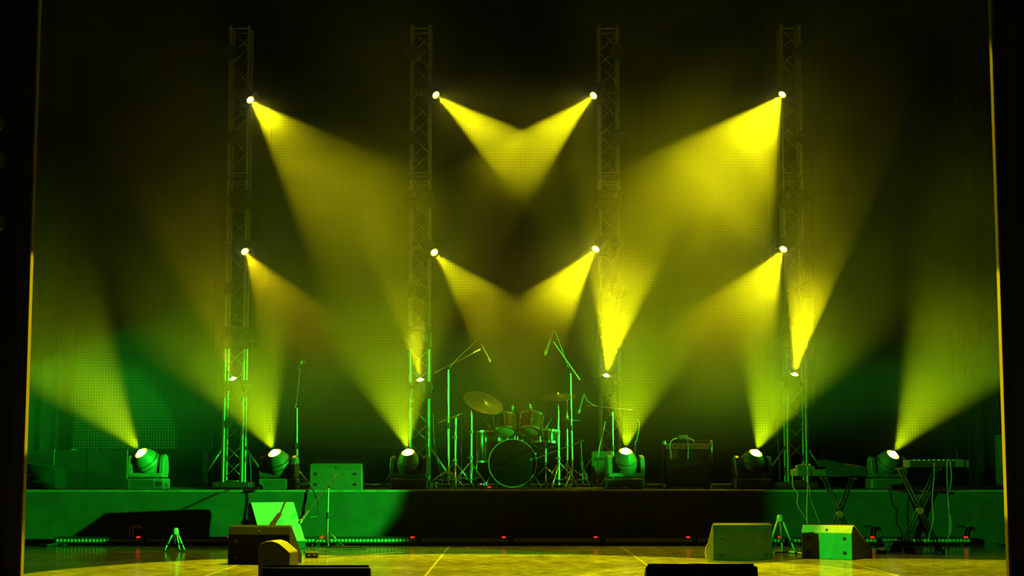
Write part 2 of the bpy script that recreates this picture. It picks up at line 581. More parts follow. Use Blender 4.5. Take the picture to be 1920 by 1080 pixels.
def make_truss(label, X):
    H = at(450, 48, YT).z - .6
    t = thing('lighting_truss', label, 'truss', (X, YT + .12, .6), 0, 'four upright lighting trusses')
    s = .12
    for sx_ in (-1, 1):
        for sy in (-1, 1):
            MB().use(M['alu']).tube([(sx_ * s, sy * s, .06), (sx_ * s, sy * s, H)], .025, 12).build('chord', t)
    b = MB().use(M['alu'])
    for (h0, h1) in ((.1, 2.0), (2.06, 4.0), (4.1, H - .06)):
        truss_brace_faces(b, h0, h1)
    b.build('lattice', t)
    for z in (.08, 2.0, 2.06, 3.96, 4.08, H - .04):
        f = MB().use(M['alu'])
        for a, c in (((-s, -s), (s, -s)), ((s, -s), (s, s)), ((s, s), (-s, s)), ((-s, s), (-s, -s))):
            f.tube([(a[0], a[1], z), (c[0], c[1], z)], .01, 6)
        f.build('cross_frame', t)
    for z in (2.03, 4.02):
        for sx_ in (-1, 1):
            for sy in (-1, 1):
                MB().use(M['steel']).tube([(sx_ * s, sy * s, z - .035), (sx_ * s, sy * s, z + .035)], .029, 10).build('joint', t)
    MB().use(M['steel']).box((-.24, -.22, 0), (.24, .2, .07), .008).build('base_plate', t)
    for sgn in (-1, 1):
        MB().use(M['alu']).tube([(sgn * .14, 0, .52), (sgn * .47, .08, .02)], .016, 8).build('outrigger', t)
    return t
TX = [(438.5 - 960) / F * YT, (785.5 - 960) / F * YT, (1144.5 - 960) / F * YT, (1493.5 - 960) / F * YT]
TL = ['upright lighting truss nearest the green-lit dotted screen, brightly edged in green at its foot',
      'upright lighting truss between the riser wedge monitor and the drum kit',
      'upright lighting truss just beyond the drum kit, behind the greenish slanted case',
      'upright lighting truss standing behind the cloth-covered keyboard']
trusses = [make_truss(l, X) for l, X in zip(TL, TX)]

# fixtures fixed on the trusses ------------------------------------------------
def clamp(mb, x, y0, y1, z):
    mb.use(M['steel']).box((x - .02, y0, z - .03), (x + .02, y1, z + .03), .004)

def led_par(label, P, r=.1, yaw=0, pitch=0, lit=False):
    t = thing('par_light', label, 'stage light', P, 0, 'round LED par lights on the trusses')
    q = rotm('Z', yaw) @ rotm('X', pitch)
    fwd = q @ Vector((0, -1, 0))
    MB().use(M['black_metal']).lathe([(r * .55, -.13), (r * .8, -.11), (r, -.03), (r, .05), (r * .93, .055), (r * .93, .035), (.001, .035)], (0, 0, 0), fwd, 24, close=False).build('housing', t)
    l = MB().use(M['led_lens'])
    up = Vector((0, 0, 1)); sd = fwd.cross(up).normalized(); up = sd.cross(fwd).normalized()
    for ring, n in ((0, 1), (.3, 6), (.6, 12), (.84, 16)):
        for k in range(n):
            a = 2 * PI * k / n
            c = fwd * .037 + (sd * math.cos(a) + up * math.sin(a)) * r * ring
            l.ball(c, r * .085, 8)
    tag(l.build('lens_cluster', t), 'ring pattern of small lenses')
    MB().use(M['black_metal']).tube(smooth_path([(-r * 1.12, 0, 0), (-r * 1.12, .1, 0), (-r * .7, .19, 0), (r * .7, .19, 0), (r * 1.12, .1, 0), (r * 1.12, 0, 0)], 4), .009, 6).build('yoke', t)
    c = MB(); clamp(c, 0, .16, .26, 0); c.build('clamp', t)
    return t

rowname = ['topmost', 'second from top', 'third from top']
tname = ['of the green-edged outer truss', 'of the truss just before the drum kit', 'of the truss just beyond the drum kit', 'of the truss behind the covered keyboard']
for k in range(4):
    xs = [(430, 440, 437), (772, 765, 768), (1157, 1160, 1160), (1503, 1510, 1512)][k]
    for j, py in enumerate((97, 258, 543)):
        P = at(xs[j], py, 21.05)
        led_par('unlit round LED par light, %s %s' % (rowname[j], tname[k]), P, .1 if j else .095, yaw=-6 if k < 2 else 6, pitch=12)
led_par('round LED par light with green glinting lenses, lowest of the green-edged outer truss', at(437, 792, 21.05), .085, yaw=-18, pitch=-4)

def twin_blinder(label, P):
    t = thing('twin_blinder', label, 'stage light', P, 0, 'twin-lens blinders on the trusses')
    MB().use(M['black_metal']).box((-.17, -.05, -.13), (.17, .1, .09), .015).build('housing', t)
    for sx_ in (-1, 1):
        MB().use(M['lens_off']).lathe([(.052, 0), (.052, .006), (.04, .022), (.001, .028)], (sx_ * .08, -.052, .015), (0, -1, 0), 20, close=False).build('lens', t)
    MB().use(M['black_metal']).box((-.2, -.03, -.02), (-.175, .275, .02), .003).box((.175, -.03, -.02), (.2, .275, .02), .003).box((-.2, .25, -.02), (.2, .28, .02), .003).build('bracket', t)
    return t
for k in range(4):
    cx = [(456, 444), (787, 784.5), (1141.5, 1143), (1489, 1491)][k]
    twin_blinder('black twin-lens blinder, the upper one %s' % tname[k], at(cx[0], 370, 21.0))
    twin_blinder('black twin-lens blinder, the lower one %s' % tname[k], at(cx[1], 635, 21.0))

# moving heads -----------------------------------------------------------------
def moving_head(P, d, kind, label):
    big = kind == 'floor'
    s, rl, rb = (.15, .05, .145) if big else (.12, .034, .085)
    piv = P - d * s
    if big:
        base = Vector((piv.x, piv.y + .02, .604))
    else:
        base = Vector((piv.x, 21.255, piv.z))
    t = thing('moving_head', label, 'stage light', base, 0, 'large moving heads along the riser' if big else 'small moving heads on the trusses')
    L = lambda p: Vector(p) - base
    pv = L(piv)
    h = MB().use(M['grey_plastic'] if big else M['black_plastic'])
    h.lathe([(rb * .45, -.2 if big else -.13), (rb * .8, -.17 if big else -.11), (rb, -.05), (rb, .03), (rb * .9, .07 if big else .05), (rl * 1.9, s - .015), (rl * 1.55, s + .004), (rl * 1.2, s + .004), (rl * 1.2, s - .012), (.001, s - .012)], pv, d, 28, close=False)
    if big:
        for z in (-.13, -.09, -.01, .045):
            h.use(M['black_plastic']).lathe([(rb * 1.02, z), (rb * 1.04, z + .006), (rb * 1.02, z + .012)], pv, d, 28, close=False)
    hd = h.build('head', t)
    MB().use(M['lens_on']).lathe([(rl * math.cos(R(q)), rl * math.sin(R(q))) for q in (0, 18, 36, 54, 72, 89)], pv + d * (s - .006), d, 24, close=False).build('lens', hd)
    rg = MB().use(M['lens_halo_ring']).lathe([(rl * 1.02, s - .01), (rl * 1.12, s + .002), (rl * 1.5, s + .006), (rl * 1.5, s - .002), (rl * 1.02, s - .012)], pv, d, 24, close=False).build('lens_halo_ring', hd)
    tag(rg, 'glowing ring standing for the yellow halo round the lens')
    y = MB().use(M['grey_plastic'] if big else M['black_plastic'])
    if big:
        yaw = rotm('Z', -14 if d.x < 0 else 14)
        zb = .165
        aw = rb + .02
        for sg in (-1, 1):
            poly = [(-.07, zb), (.07, zb), (.075, pv.z - .04), (.05, pv.z + .07), (0, pv.z + .1), (-.05, pv.z + .07), (-.075, pv.z - .04)]
            y.prism([(p[0] + pv.y * 0, p[1]) for p in poly], sg * aw, sg * (aw + .06), 'yz', .012)
        y.box((-aw - .05, -.08, zb - .03), (aw + .05, .08, zb + .02), .01)
        bmesh.ops.rotate(y.bm, cent=(0, 0, 0), matrix=yaw, verts=y.bm.verts)
        bmesh.ops.translate(y.bm, vec=(pv.x, pv.y, 0), verts=y.bm.verts)
        y.build('yoke', t)
        b = MB().use(M['grey_plastic']).box((-.215, -.16, 0), (.215, .17, .125), .018)
        for k in range(7):
            b.use(M['black_plastic']).box((-.15, -.164, .025 + k * .012), (.09, -.158, .03 + k * .012))
        b.build('base', t)
        hd2 = MB().use(M['grey_plastic']).box((.205, -.12, .04), (.245, -.04, .075), .008).build('carry_handle', t)
        tag(hd2, 'small side handle')
        MB().use(M['black_plastic']).box((.13, -.166, .04), (.19, -.158, .09), .002).build('display', t)
        for sx_ in (-.18, .18):
            pass
    else:
        aw = rb + .012
        for sg in (-1, 1):
            y.box((pv.x + sg * aw - .012, pv.y - .03, pv.z - .035), (pv.x + sg * aw + .012, -.06, pv.z + .035), .006)
        y.box((pv.x - aw - .012, -.08, -.05), (pv.x + aw + .012, -.05, .05), .006)
        y.build('yoke', t)
        MB().use(M['black_plastic']).box((-.12, -.05, -.11), (.12, -.0, .11), .01).build('base', t)
        tx = min(TX, key=lambda q: abs(q - base.x)) - base.x
        MB().use(M['steel']).box((min(tx, 0) - .13, -.012, .02), (max(tx, 0) + .13, .02, .06), .003).build('clamp', t)
    return t

hl = []
for r_ in ('top row', 'middle row', 'lowest truss row'):
    for k in range(4):
        hl.append('lit moving head in the %s, %s' % (r_, tname[k].replace('of the', 'on the')))
hl += ['large moving head on the riser in front of the green-lit dotted screen, outermost',
       'large moving head on the riser behind the bright green monitor',
       'large moving head on the riser beside the thin cymbal stands of the kit',
       'large moving head on the riser just beyond the drum kit, beside the greenish case',
       'large moving head on the riser between the amplifier and the cloth-covered keyboard',
       'large moving head on the riser behind the bare keyboard, lamp partly hidden']
for (P, d, a, kind), l in zip(BEAMS, hl):
    moving_head(P, d, kind, l)
# ------------------------------------------------------------------ floor monitors (wedges)
def wedge(label, loc, w, h, depth, rz, body='wood_black', grille='grille', inset=.45, bevel_h=.22, group='wedge monitors on the stage', feet=True):
    """stage monitor: local -y is its flat back (seen by the audience), the grille slopes up from +y"""
    t = thing('floor_monitor', label, 'speaker', loc, R(rz), group)
    bh = h * (1 - bevel_h)
    poly = [(-depth / 2, 0), (-depth / 2, bh), (-depth / 2 + h * bevel_h * inset, h), (-depth / 2 + h * bevel_h * inset + .04, h), (depth / 2, .07), (depth / 2, 0)]
    MB().use(M[body]).prism(poly, -w / 2, w / 2, 'yz', .006).build('cabinet', t)
    # grille plate lying on the sloping front
    a = Vector((0, -depth / 2 + h * bevel_h * inset + .045, h)); b = Vector((0, depth / 2 + .003, .075))
    n = Vector((0, (a.z - b.z), (b.y - a.y))).normalized()
    g = MB().use(M[grille])
    m_ = .012
    p = []
    for off in (.001, .014):
        for (sx_, q) in ((-1, a), (1, a), (1, b), (-1, b)):
            p.append(Vector((sx_ * (w / 2 - m_), q.y, q.z)) + n * off)
    v = [g.bm.verts.new(c) for c in p]
    g._tag([g.bm.faces.new([v[i] for i in f]) for f in ((0, 1, 2, 3), (7, 6, 5, 4), (0, 4, 5, 1), (1, 5, 6, 2), (2, 6, 7, 3), (3, 7, 4, 0))], False)
    g.build('grille', t)
    if feet:
        for sx_ in (-1, 1):
            for z in (.06, bh - .05):
                f = MB().use(M['rubber']).lathe([(.016, 0), (.016, .01), (.008, .012), (.001, .006)], (sx_ * (w / 2 - .07), -depth / 2, z), (0, -1, 0), 14, close=False).build('rubber_foot', t)
    MB().use(M['rubber']).lathe([(.012, 0), (.012, .003), (.001, .004)], (0, -depth / 2 + h * bevel_h * .2, bh + h * bevel_h * .4), (0, -1, .5), 12, close=False).build('socket', t)
    return t

p = at(497, 1054, 14.75)
wedge('black floor monitor on the floor between the bright green one and the small case', (at(498, 1000, 14.85).x, 14.85, 0), .56, .33, .4, -9, body='wedge_black')
p = at(1385, 1050, 15.1)
wedge('green-lit floor monitor with its back turned, standing before the amplifier beside the larger tripod', (at(1385, 1050, 15.3).x, 15.3, 0), .54, .335, .42, 3, inset=.12)
wedge('green-lit floor monitor with a dark shadow across its back, nearest the keyboards', (at(1570, 1045, 15.75).x, 15.75, 0), .51, .31, .46, -36, body='grey_cabinet')
wedge('floor monitor standing up on the riser with its back turned', (at(631.5, 918, 18.78).x, 18.78, .602), .58, .29, .3, 1, body='grey_plastic')
wedge('black floor monitor cut off by the picture edge before the small case', (at(599, 1070, 9.5).x, 9.5, 0), .6, .285, .42, 1, body='wedge_black', feet=False)
wedge('black floor monitor cut off by the picture edge before the green-lit monitor', (at(1308, 1070, 9.5).x, 9.5, 0), .62, .293, .42, 1.5, body='wedge_black', feet=False)
# the bright one faces the hall, turned towards the middle: its grille takes the green lamp
wedge('brightest green floor monitor, its pale sloping grille facing out', (at(518, 1015, 17.72).x, 17.72, 0), .50, .47, .44, 180 + 27, body='wood_black', grille='grille_pale', bevel_h=.1)

# ------------------------------------------------------------------ small grey case in front
t = thing('equipment_case', 'small mottled grey case with a curved top between the two nearest dark monitors', 'case', (at(522, 1030, 11.1).x, 11.1, 0), R(-6))
w2, hh = .105, .362
poly = [(-w2, 0), (-w2, hh - .045), (-w2 + .012, hh - .02), (-w2 + .045, hh - .004), (-w2 + .09, hh), (.03, hh - .014), (w2 - .03, hh - .05), (w2, hh - .075), (w2, 0)]
MB().use(M['moulded']).prism(poly, -.12, .12, 'xz', .006).build('shell', t)
MB().use(M['black_plastic']).box((-.06, -.126, .23), (-.01, -.119, .24), .002).build('handle', t)

# ------------------------------------------------------------------ light bars along the riser foot
bar_ends = [270, 441, 613, 783, 954, 1126, 1299, 1471, 1644, 1819]
bl = ['outermost, with pale plugs on it', 'in the shadow of the nearer monitors', 'behind the foot of the tall microphone stand',
      'below the moving head before the drum kit', 'directly below the bass drum', 'below the cymbal stands beyond the bass drum', 'below the amplifier',
      'behind the larger tripod', 'behind the small electronics box', 'behind the crossed legs of the bare keyboard']
bw = 0.97
lens_proto = None
for i, (px, l) in enumerate(zip(bar_ends, bl)):
    xr = at(px, 1018, 18.33).x
    t = thing('light_bar', 'LED light bar at the riser foot, ' + l, 'light bar', (xr - bw / 2, 18.33, 0), 0, 'row of LED light bars along the riser foot')
    MB().use(M['black_metal']).box((-bw / 2, -.045, .025), (bw / 2, .045, .095), .008).build('housing', t)
    for sx_ in (-1, 1):
        MB().use(M['black_metal']).box((sx_ * bw * .4 - .02, -.06, 0), (sx_ * bw * .4 + .02, .06, .027), .003).build('foot', t)
    for k in range(24):
        x = -bw / 2 + .03 + (bw - .06) * k / 23
        if lens_proto is None:
            lo = MB().use(M['led_lens']).lathe([(.0175, 0), (.0175, .004), (.0135, .003), (.006, .008), (.001, .009)], (0, 0, 0), (0, -1, 0), 12, close=False).build('lens', t)
            lens_proto = lo
        else:
            lo = lens_proto.copy(); C.objects.link(lo); lo.parent = t
        lo.location = (x, -.0455, .056)
    tag(MB().use(M['red_led']).box((bw / 2 - .075, -.046, .082), (bw / 2 - .035, -.02, .1), .002).build('display', t), 'small glowing red display')
    if i in (0, 8, 9):
        for k in (0, 1):
            MB().use(M['pale_plastic' if i == 0 else 'cable']).tube(smooth_path([(bw / 2 - .16 + .035 * k, 0, .09), (bw / 2 - .16 + .035 * k, 0, .16), (bw / 2 - .14 + .035 * k, 0, .205), (bw / 2 - .09 + .03 * k, .02, .21), (bw / 2 - .06 + .03 * k, .03, .18)], 5), .009, 8).build('plug', t)
MB_ = MB

# ------------------------------------------------------------------ microphones and stands
def microphone(label, P, direction, L_=.17, r=.012, headr=.02, m='grey_plastic', group='microphones'):
    d = Vector(direction).normalized()
    t = thing('microphone', label, 'microphone', P, 0, group)
    MB().use(M[m]).lathe([(r * .8, -L_), (r * .95, -L_ * .8), (r, -L_ * .2), (r * 1.15, 0)], (0, 0, 0), d, 14).build('body', t)
    MB().use(M['mic_mesh']).lathe([(r * 1.1, 0), (headr, .01), (headr, .032), (headr * .8, .045), (headr * .3, .052)], (0, 0, 0), d, 14).build('grille', t)
    return t

def stand(label, foot, top, boom=None, legs=.28, legh=.22, r=.0095, name='microphone_stand', cat='microphone stand', m='steel', group=None, turn=20, flat=False):
    """tripod stand: pole from foot to top, optional boom as two world points (tail, tip)"""
    foot = Vector(foot); top = Vector(top)
    t = thing(name, label, cat, foot, 0, group)
    L = lambda p: Vector(p) - foot
    mid = L(foot.lerp(top, .52))
    tp = L(top)
    MB().use(M[m]).tube([(0, 0, .05), mid], r * 1.25, 10).build('lower_pole', t)
    MB().use(M['chrome' if m != 'black_metal' else m]).tube([mid, tp], r * .85, 10).build('upper_pole', t)
    MB().use(M['black_plastic']).lathe([(r * 1.4, -.035), (r * 2, -.02), (r * 2, .02), (r * 1.3, .035)], mid, tp - mid, 12).build('collar', t)
    for k in range(3):
        a = R(turn + 120 * k)
        c, s = math.cos(a), math.sin(a)
        lg = MB().use(M[m])
        if flat:
            lg.tube([(0, 0, .055), (c * legs, s * legs, .014)], r * .9, 8)
        else:
            lg.tube([(c * .018, s * .018, legh), (c * legs, s * legs, .014)], r * .8, 8)
            lg.tube([(c * .012, s * .012, legh * .45), (c * legs * .5, s * legs * .5, legh * .52)], r * .5, 6)
        lo = lg.build('leg', t)
        MB().use(M['rubber']).tube([(c * (legs - .03), s * (legs - .03), .018), (c * (legs + .015), s * (legs + .015), .011)], r * 1.15, 8).build('rubber_foot', lo)
    if boom:
        a, b = L(boom[0]), L(boom[1])
        bo = MB().use(M['chrome' if m != 'black_metal' else 'steel']).tube([a, a.lerp(b, .12)], r * 1.3, 10).tube([a.lerp(b, .1), b], r * .7, 8).build('boom_arm', t)
        MB().use(M['black_plastic']).lathe([(r * 1.8, -.025), (r * 2.2, 0), (r * 1.8, .025)], tp, (0, 1, 0), 12).build('boom_joint', t)
    return t

ZR = .602
def ft(px, Y, z=ZR):
    return on(px, Y, z)

# straight vocal stand at the second moving head
stand('thin straight microphone stand on the riser beside the second large moving head', ft(559, 19.35), at(558, 762, 19.35), (at(555, 765, 19.35), at(563, 690, 19.2)), legs=.24, turn=90, m='chrome')
microphone('ball-headed vocal microphone atop the straight stand beside the second large moving head', at(567, 681, 19.18), (at(572, 678, 19.18) - at(561, 694, 19.35)), headr=.027)
# low boom stand on the floor by the bright monitor
stand('boom microphone stand on the floor beside the bright green monitor', ft(617, 18.0, 0), at(616, 912, 18.0), (at(631, 888, 18.0), at(577, 962, 17.6)), legs=.2, legh=.16, turn=40, m='steel', flat=False)
microphone('dark microphone hanging before the bright green monitor at the boom tip', at(565, 976, 17.5), (at(562, 981, 17.45) - at(576, 962, 17.58)), headr=.02, r=.016)
# overhead left of the kit
stand('boom microphone stand reaching over the tilted crash cymbal', ft(842, 19.3), at(841, 690, 19.3), (at(815, 699, 19.3), at(902, 655, 19.3)), legs=.3, turn=70, m='chrome')
microphone('long pencil microphone hanging over the large tilted crash cymbal', at(915, 672, 19.3), at(917, 676, 19.3) - at(899, 642, 19.3), L_=.19, r=.014, headr=.015)
# overhead right
stand('tall microphone stand whose boom rises back over the snare drum', ft(1073, 19.5), at(1070, 698, 19.5), (at(1087, 712, 19.5), at(1037, 640, 19.4)), legs=.28, turn=10, m='chrome')
microphone('pencil microphone hanging high above the bass drum', at(1024, 659, 19.4), at(1023, 661, 19.4) - at(1034, 630, 19.4), L_=.17, r=.013, headr=.014)
# short stands
stand('short boom stand pointing at the black head of the bass drum', ft(1092, 19.15), at(1089, 828, 19.15), (at(1094, 826, 19.15), at(1004, 860, 19.25)), legs=.2, turn=50, m='black_metal')
microphone('dark microphone pointing into the bass drum', at(999, 861, 19.3), at(996, 862, 19.4) - at(1010, 857, 19.25), L_=.08, headr=.018, m='black_plastic')
stand('slim stand with a level boom behind the greenish slanted case', ft(1149, 19.4), at(1149, 770, 19.4), (at(1188, 768, 19.4), at(1100, 760, 19.4)), legs=.2, turn=30, m='chrome')
microphone('microphone hanging beside the cymbals over the hi-hat edge', at(1086, 768, 19.45), at(1085, 771, 19.45) - at(1093, 741, 19.45), L_=.17, r=.013, headr=.019)
stand('short thin microphone stand behind the tall cymbal stands', ft(867, 19.9), at(867, 782, 19.9), (at(862, 784, 19.9), at(886, 779, 19.9)), legs=.2, turn=0, m='black_metal')

# ------------------------------------------------------------------ drum kit
def hardware_ring(mb, r, z, h, n_, t=.006):
    mb.lathe([(r, z - h), (r + t, z - h), (r + t, z + h), (r, z + h), (r, z - h)], (0, 0, 0), (0, 0, 1), n_, close=False)

def drum(name, label, P, r, h, axis, lugs=6, group='drums of the kit', skins=('drum_skin', 'drum_skin'), shell='shell', hoop='chrome', legs=None, mount=None, badge=False):
    """P = centre; axis = direction of the playing head"""
    t = thing(name, label, 'drum', P, 0, group)
    q = Vector((0, 0, 1)).rotation_difference(Vector(axis).normalized()).to_matrix()
    def fin(mb, nm, par=t):
        bmesh.ops.rotate(mb.bm, cent=(0, 0, 0), matrix=q, verts=mb.bm.verts)
        return mb.build(nm, par)
    fin(MB().use(M[shell]).lathe([(r * .985, -h / 2), (r, -h / 2 + .01), (r, h / 2 - .01), (r * .985, h / 2)], n=40), 'shell')
    for sg, sk_, nm in ((1, skins[0], 'batter_head'), (-1, skins[1], 'front_head')):
        fin(MB().use(M[sk_]).lathe([(.002, sg * (h / 2 + .006)), (r * .93, sg * (h / 2 + .006)), (r * .99, sg * (h / 2 + .001))], n=40, close=False), nm)
    hw = .02 if r > .25 else .012
    for sg in (1, -1):
        m = MB().use(M[hoop]); hardware_ring(m, r * 1.0, sg * (h / 2), hw, 40, .012 if r > .25 else .007)
        fin(m, 'hoop')
    for k in range(lugs):
        a = 2 * PI * (k + .5) / lugs
        c, s = math.cos(a), math.sin(a)
        m = MB().use(M['chrome'])
        rr = r + .012
        m.tube([(c * rr, s * rr, -h / 2 - .008), (c * rr, s * rr, h / 2 + .008)], .0035, 6)
        for zz in ((-h * .22, h * .22) if h > .14 else (0,)):
            m.tube([(c * rr, s * rr, zz - .022), (c * rr, s * rr, zz + .022)], .009, 8)
        for sg in (-1, 1):
            m.box((c * rr - .01, s * rr - .01, sg * h / 2 - .012), (c * rr + .01, s * rr + .01, sg * h / 2 + .012), .002)
        fin(m, 'tension_rod')
    if badge:
        b = MB().use(M['badge']).ball((0, 0, 0), .022, 14, (1, .18, .6))
        bmesh.ops.translate(b.bm, vec=(0, -r - .002, 0), verts=b.bm.verts)
        tag(fin(b, 'badge'), 'oval brass badge')
    L = lambda p: Vector(p) - Vector(P)
    if legs:
        for (top, bot) in legs:
            lg = MB().use(M['chrome']).tube([L(top), L(bot)], .007, 8).tube([L(bot) + Vector((0, 0, .0)), L(bot) + Vector((0, 0, .012))], .013, 8)
            lg.build('leg', t)
    if mount:
        MB().use(M['chrome']).tube([L(p_) for p_ in mount], .011, 10).ball(L(mount[0]), .022, 10).build('mount', t)
    return t

KY = 19.55
kc = at(961, 866, KY)
kr = .275
kc.z = ZR + kr + .022
drum('bass_drum', 'large bass drum with a black front head standing in the middle of the kit', (kc.x, KY + .2, kc.z), kr, .4, (0, 1, -.02), lugs=8, skins=('kick_skin', 'kick_skin'), hoop='hoop',
     legs=[((kc.x - kr * .85, KY + .12, kc.z - .1), (kc.x - kr - .07, KY - .06, ZR)), ((kc.x + kr * .85, KY + .12, kc.z - .1), (kc.x + kr + .07, KY - .06, ZR))])
# small crest near the foot of the front head
cr = MB().use(M['badge']).prism([(-.045, 0), (.045, 0), (.02, .012), (0, .022), (-.02, .012)], 0, .002, 'xz')
bo = cr.build('crest')
bo.location = (kc.x + .0, KY - .0085, kc.z - .235)
bpar = [o for o in C.objects if o.name == 'bass_drum'][0]
bo.location = bo.location - bpar.location
bo.parent = bpar
for (dx, top) in ((-.045, at(952, 800, KY + .25)), (.06, at(985, 800, KY + .25))):
    pass
drum('tom_drum', 'red-brown rack tom mounted on the bass drum nearer the tilted crash cymbal', at(946, 796, KY + .1), .13, .19, (-.06, .42, .9), 6, badge=False,
     mount=[at(958, 800, KY + .2), at(967, 792, KY + .22), (kc.x + .02, KY + .22, kc.z + kr - .02)])
drum('tom_drum', 'red-brown rack tom with an oval badge, mounted nearer the snare drum', at(996, 795, KY + .1), .14, .2, (.1, .42, .9), 6, badge=True,
     mount=[at(984, 800, KY + .2), at(976, 792, KY + .22), (kc.x + .05, KY + .22, kc.z + kr - .02)])
fx = at(912, 850, KY + .3)
drum('floor_tom', 'red-brown floor tom on three legs, partly hidden by the bass drum', (fx.x + .07, KY + .33, at(912, 838, KY + .3).z), .185, .36, (0, .03, 1), 8,
     legs=[((fx.x - .09, KY + .2, 1.1), (fx.x - .13, KY + .16, ZR)), ((fx.x + .1, KY + .17, 1.1), (fx.x + .1, KY + .12, ZR)), ((fx.x + .1, KY + .52, 1.1), (fx.x + .12, KY + .56, ZR))])
sn = at(1023, 820, KY + .35)
drum('snare_drum', 'chromed snare drum glinting green beside the rack toms', sn, .165, .14, (.05, .12, 1), 8, shell='shell',
     )
def snare_stand():
    foot = Vector((sn.x, sn.y, ZR))
    t = thing('snare_stand', 'chromed tripod under the snare drum', 'stand', foot)
    L = lambda p: Vector(p) - foot
    MB().use(M['chrome']).tube([(0, 0, .08), (0, 0, sn.z - ZR - .13)], .013, 10).build('pole', t)
    for k in range(3):
        a = R(30 + 120 * k); c, s = math.cos(a), math.sin(a)
        MB().use(M['chrome']).tube([(0, 0, .26), (c * .26, s * .26, .014)], .008, 8).build('leg', t)
        MB().use(M['chrome']).tube([(0, 0, sn.z - ZR - .14), (c * .15, s * .15, sn.z - ZR - .1), (c * .17, s * .17, sn.z - ZR - .06)], .007, 8).build('basket_arm', t)
    return t
snare_stand()

def cymbal(mb, c, r, n_, up=.028):
    mb.use(M['brass']).lathe([(.004, up), (.03, up * .95), (.05, up * .55), (.06, up * .42), (r * .6, up * .2), (r, 0), (r * .998, -.0025), (r * .6, up * .2 - .003), (.05, up * .4), (.004, up * .8)], c, n_, 48, close=False)

def cymbal_stand(label, foot, top, cym, r, normal, boom_tail=None, turn=20, legs=.27):
    foot = Vector(foot)
    t = thing('cymbal_stand', label, 'cymbal', foot, 0, 'cymbals on stands')
    L = lambda p: Vector(p) - foot
    tp = L(top); cy = L(cym)
    for i, (a, b, rad) in enumerate(((.05, .4, .0135), (.38, .72, .011), (.7, 1, .009))):
        MB().use(M['chrome']).tube([Vector((0, 0, 0)).lerp(tp, a), Vector((0, 0, 0)).lerp(tp, b)], rad, 10).build('pole_section', t)
    for a in (.39, .71):
        c = Vector((0, 0, 0)).lerp(tp, a)
        MB().use(M['steel']).lathe([(.016, -.02), (.02, -.012), (.02, .012), (.016, .02)], c, (0, 0, 1), 10).tube([c, c + Vector((-.045, -.01, 0))], .006, 6).build('wing_clamp', t)
    for k in range(3):
        a = R(turn + 120 * k); c, s = math.cos(a), math.sin(a)
        lg = MB().use(M['chrome']).tube([(c * .015, s * .015, .3), (c * legs, s * legs, .016)], .008, 8).tube([(0, 0, .1), (c * legs * .55, s * legs * .55, .14)], .006, 6).build('leg', t)
        MB().use(M['rubber']).ball((c * (legs + .005), s * (legs + .005), .016), .016, 8).build('rubber_foot', lg)
    if boom_tail is not None:
        MB().use(M['chrome']).tube([L(boom_tail), cy], .0075, 8).build('boom_arm', t)
        MB().use(M['steel']).lathe([(.018, -.02), (.022, 0), (.018, .02)], tp, (0, 1, 0), 12).build('boom_joint', t)
    else:
        MB().use(M['chrome']).tube([tp, cy], .007, 8).build('tilter', t)
    m = MB(); cymbal(m, cy, r, normal)
    tag(m.build('cymbal', t), 'thin bronze cymbal')
    n = Vector(normal).normalized()
    MB().use(M['chrome']).tube([cy - n * .02, cy + n * .055], .006, 8).lathe([(.014, 0), (.014, .012), (.006, .02)], cy + n * .028, n, 10).build('wing_nut', t)
    return t
cymbal_stand('large crash cymbal tilted steeply on a boom stand, nearest the second truss', ft(883.5, 19.45), at(885, 766, 19.45), at(906, 755, 19.5), .245, (.30, -.50, .82), at(868, 775, 19.45), turn=80)
cymbal_stand('boom cymbal stand with a long sloping arm, next outward from the tilted crash', ft(853.5, 19.3), at(855, 781, 19.3), at(884, 768, 19.4), .05, (-.2, -.1, .95), at(822, 793, 19.2), turn=35)
cymbal_stand('level crash cymbal on a straight stand above the snare drum', ft(1048, 19.45), at(1047, 770, 19.5), at(1046, 744, 19.6), .21, (-.05, -.26, .96), None, turn=10)
def hihat():
    foot = Vector(ft(1063, 19.75))
    t = thing('hi_hat', 'hi-hat pair seen edge-on beside the tall boom microphone stand', 'cymbal', foot, 0)
    tp = at(1063, 748, 19.75) - foot
    cz = at(1066, 789, 19.75).z - foot.z
    MB().use(M['chrome']).tube([(0, 0, .05), (0, 0, cz - .1)], .013, 10).build('lower_pole', t)
    MB().use(M['chrome']).tube([(0, 0, cz - .12), (0, 0, tp.z)], .006, 8).build('pull_rod', t)
    for sg in (1, -1):
        m = MB(); cymbal(m, (0, 0, cz + sg * .006), .17, (.04, 0, sg), up=.02); m.build('cymbal', t)
    MB().use(M['chrome']).lathe([(.016, -.02), (.018, 0), (.01, .03)], (0, 0, cz + .05), (0, 0, 1), 10).build('clutch', t)
    for k in range(3):
        a = R(60 + 120 * k); c, s = math.cos(a), math.sin(a)
        MB().use(M['chrome']).tube([(0, 0, .3), (c * .24, s * .24, .014)], .008, 8).build('leg', t)
    MB().use(M['steel']).prism([(-.3, .012), (-.06, .06), (-.06, .07), (-.3, .02)], -.04, .04, 'yz', .003).build('pedal', t)
hihat()
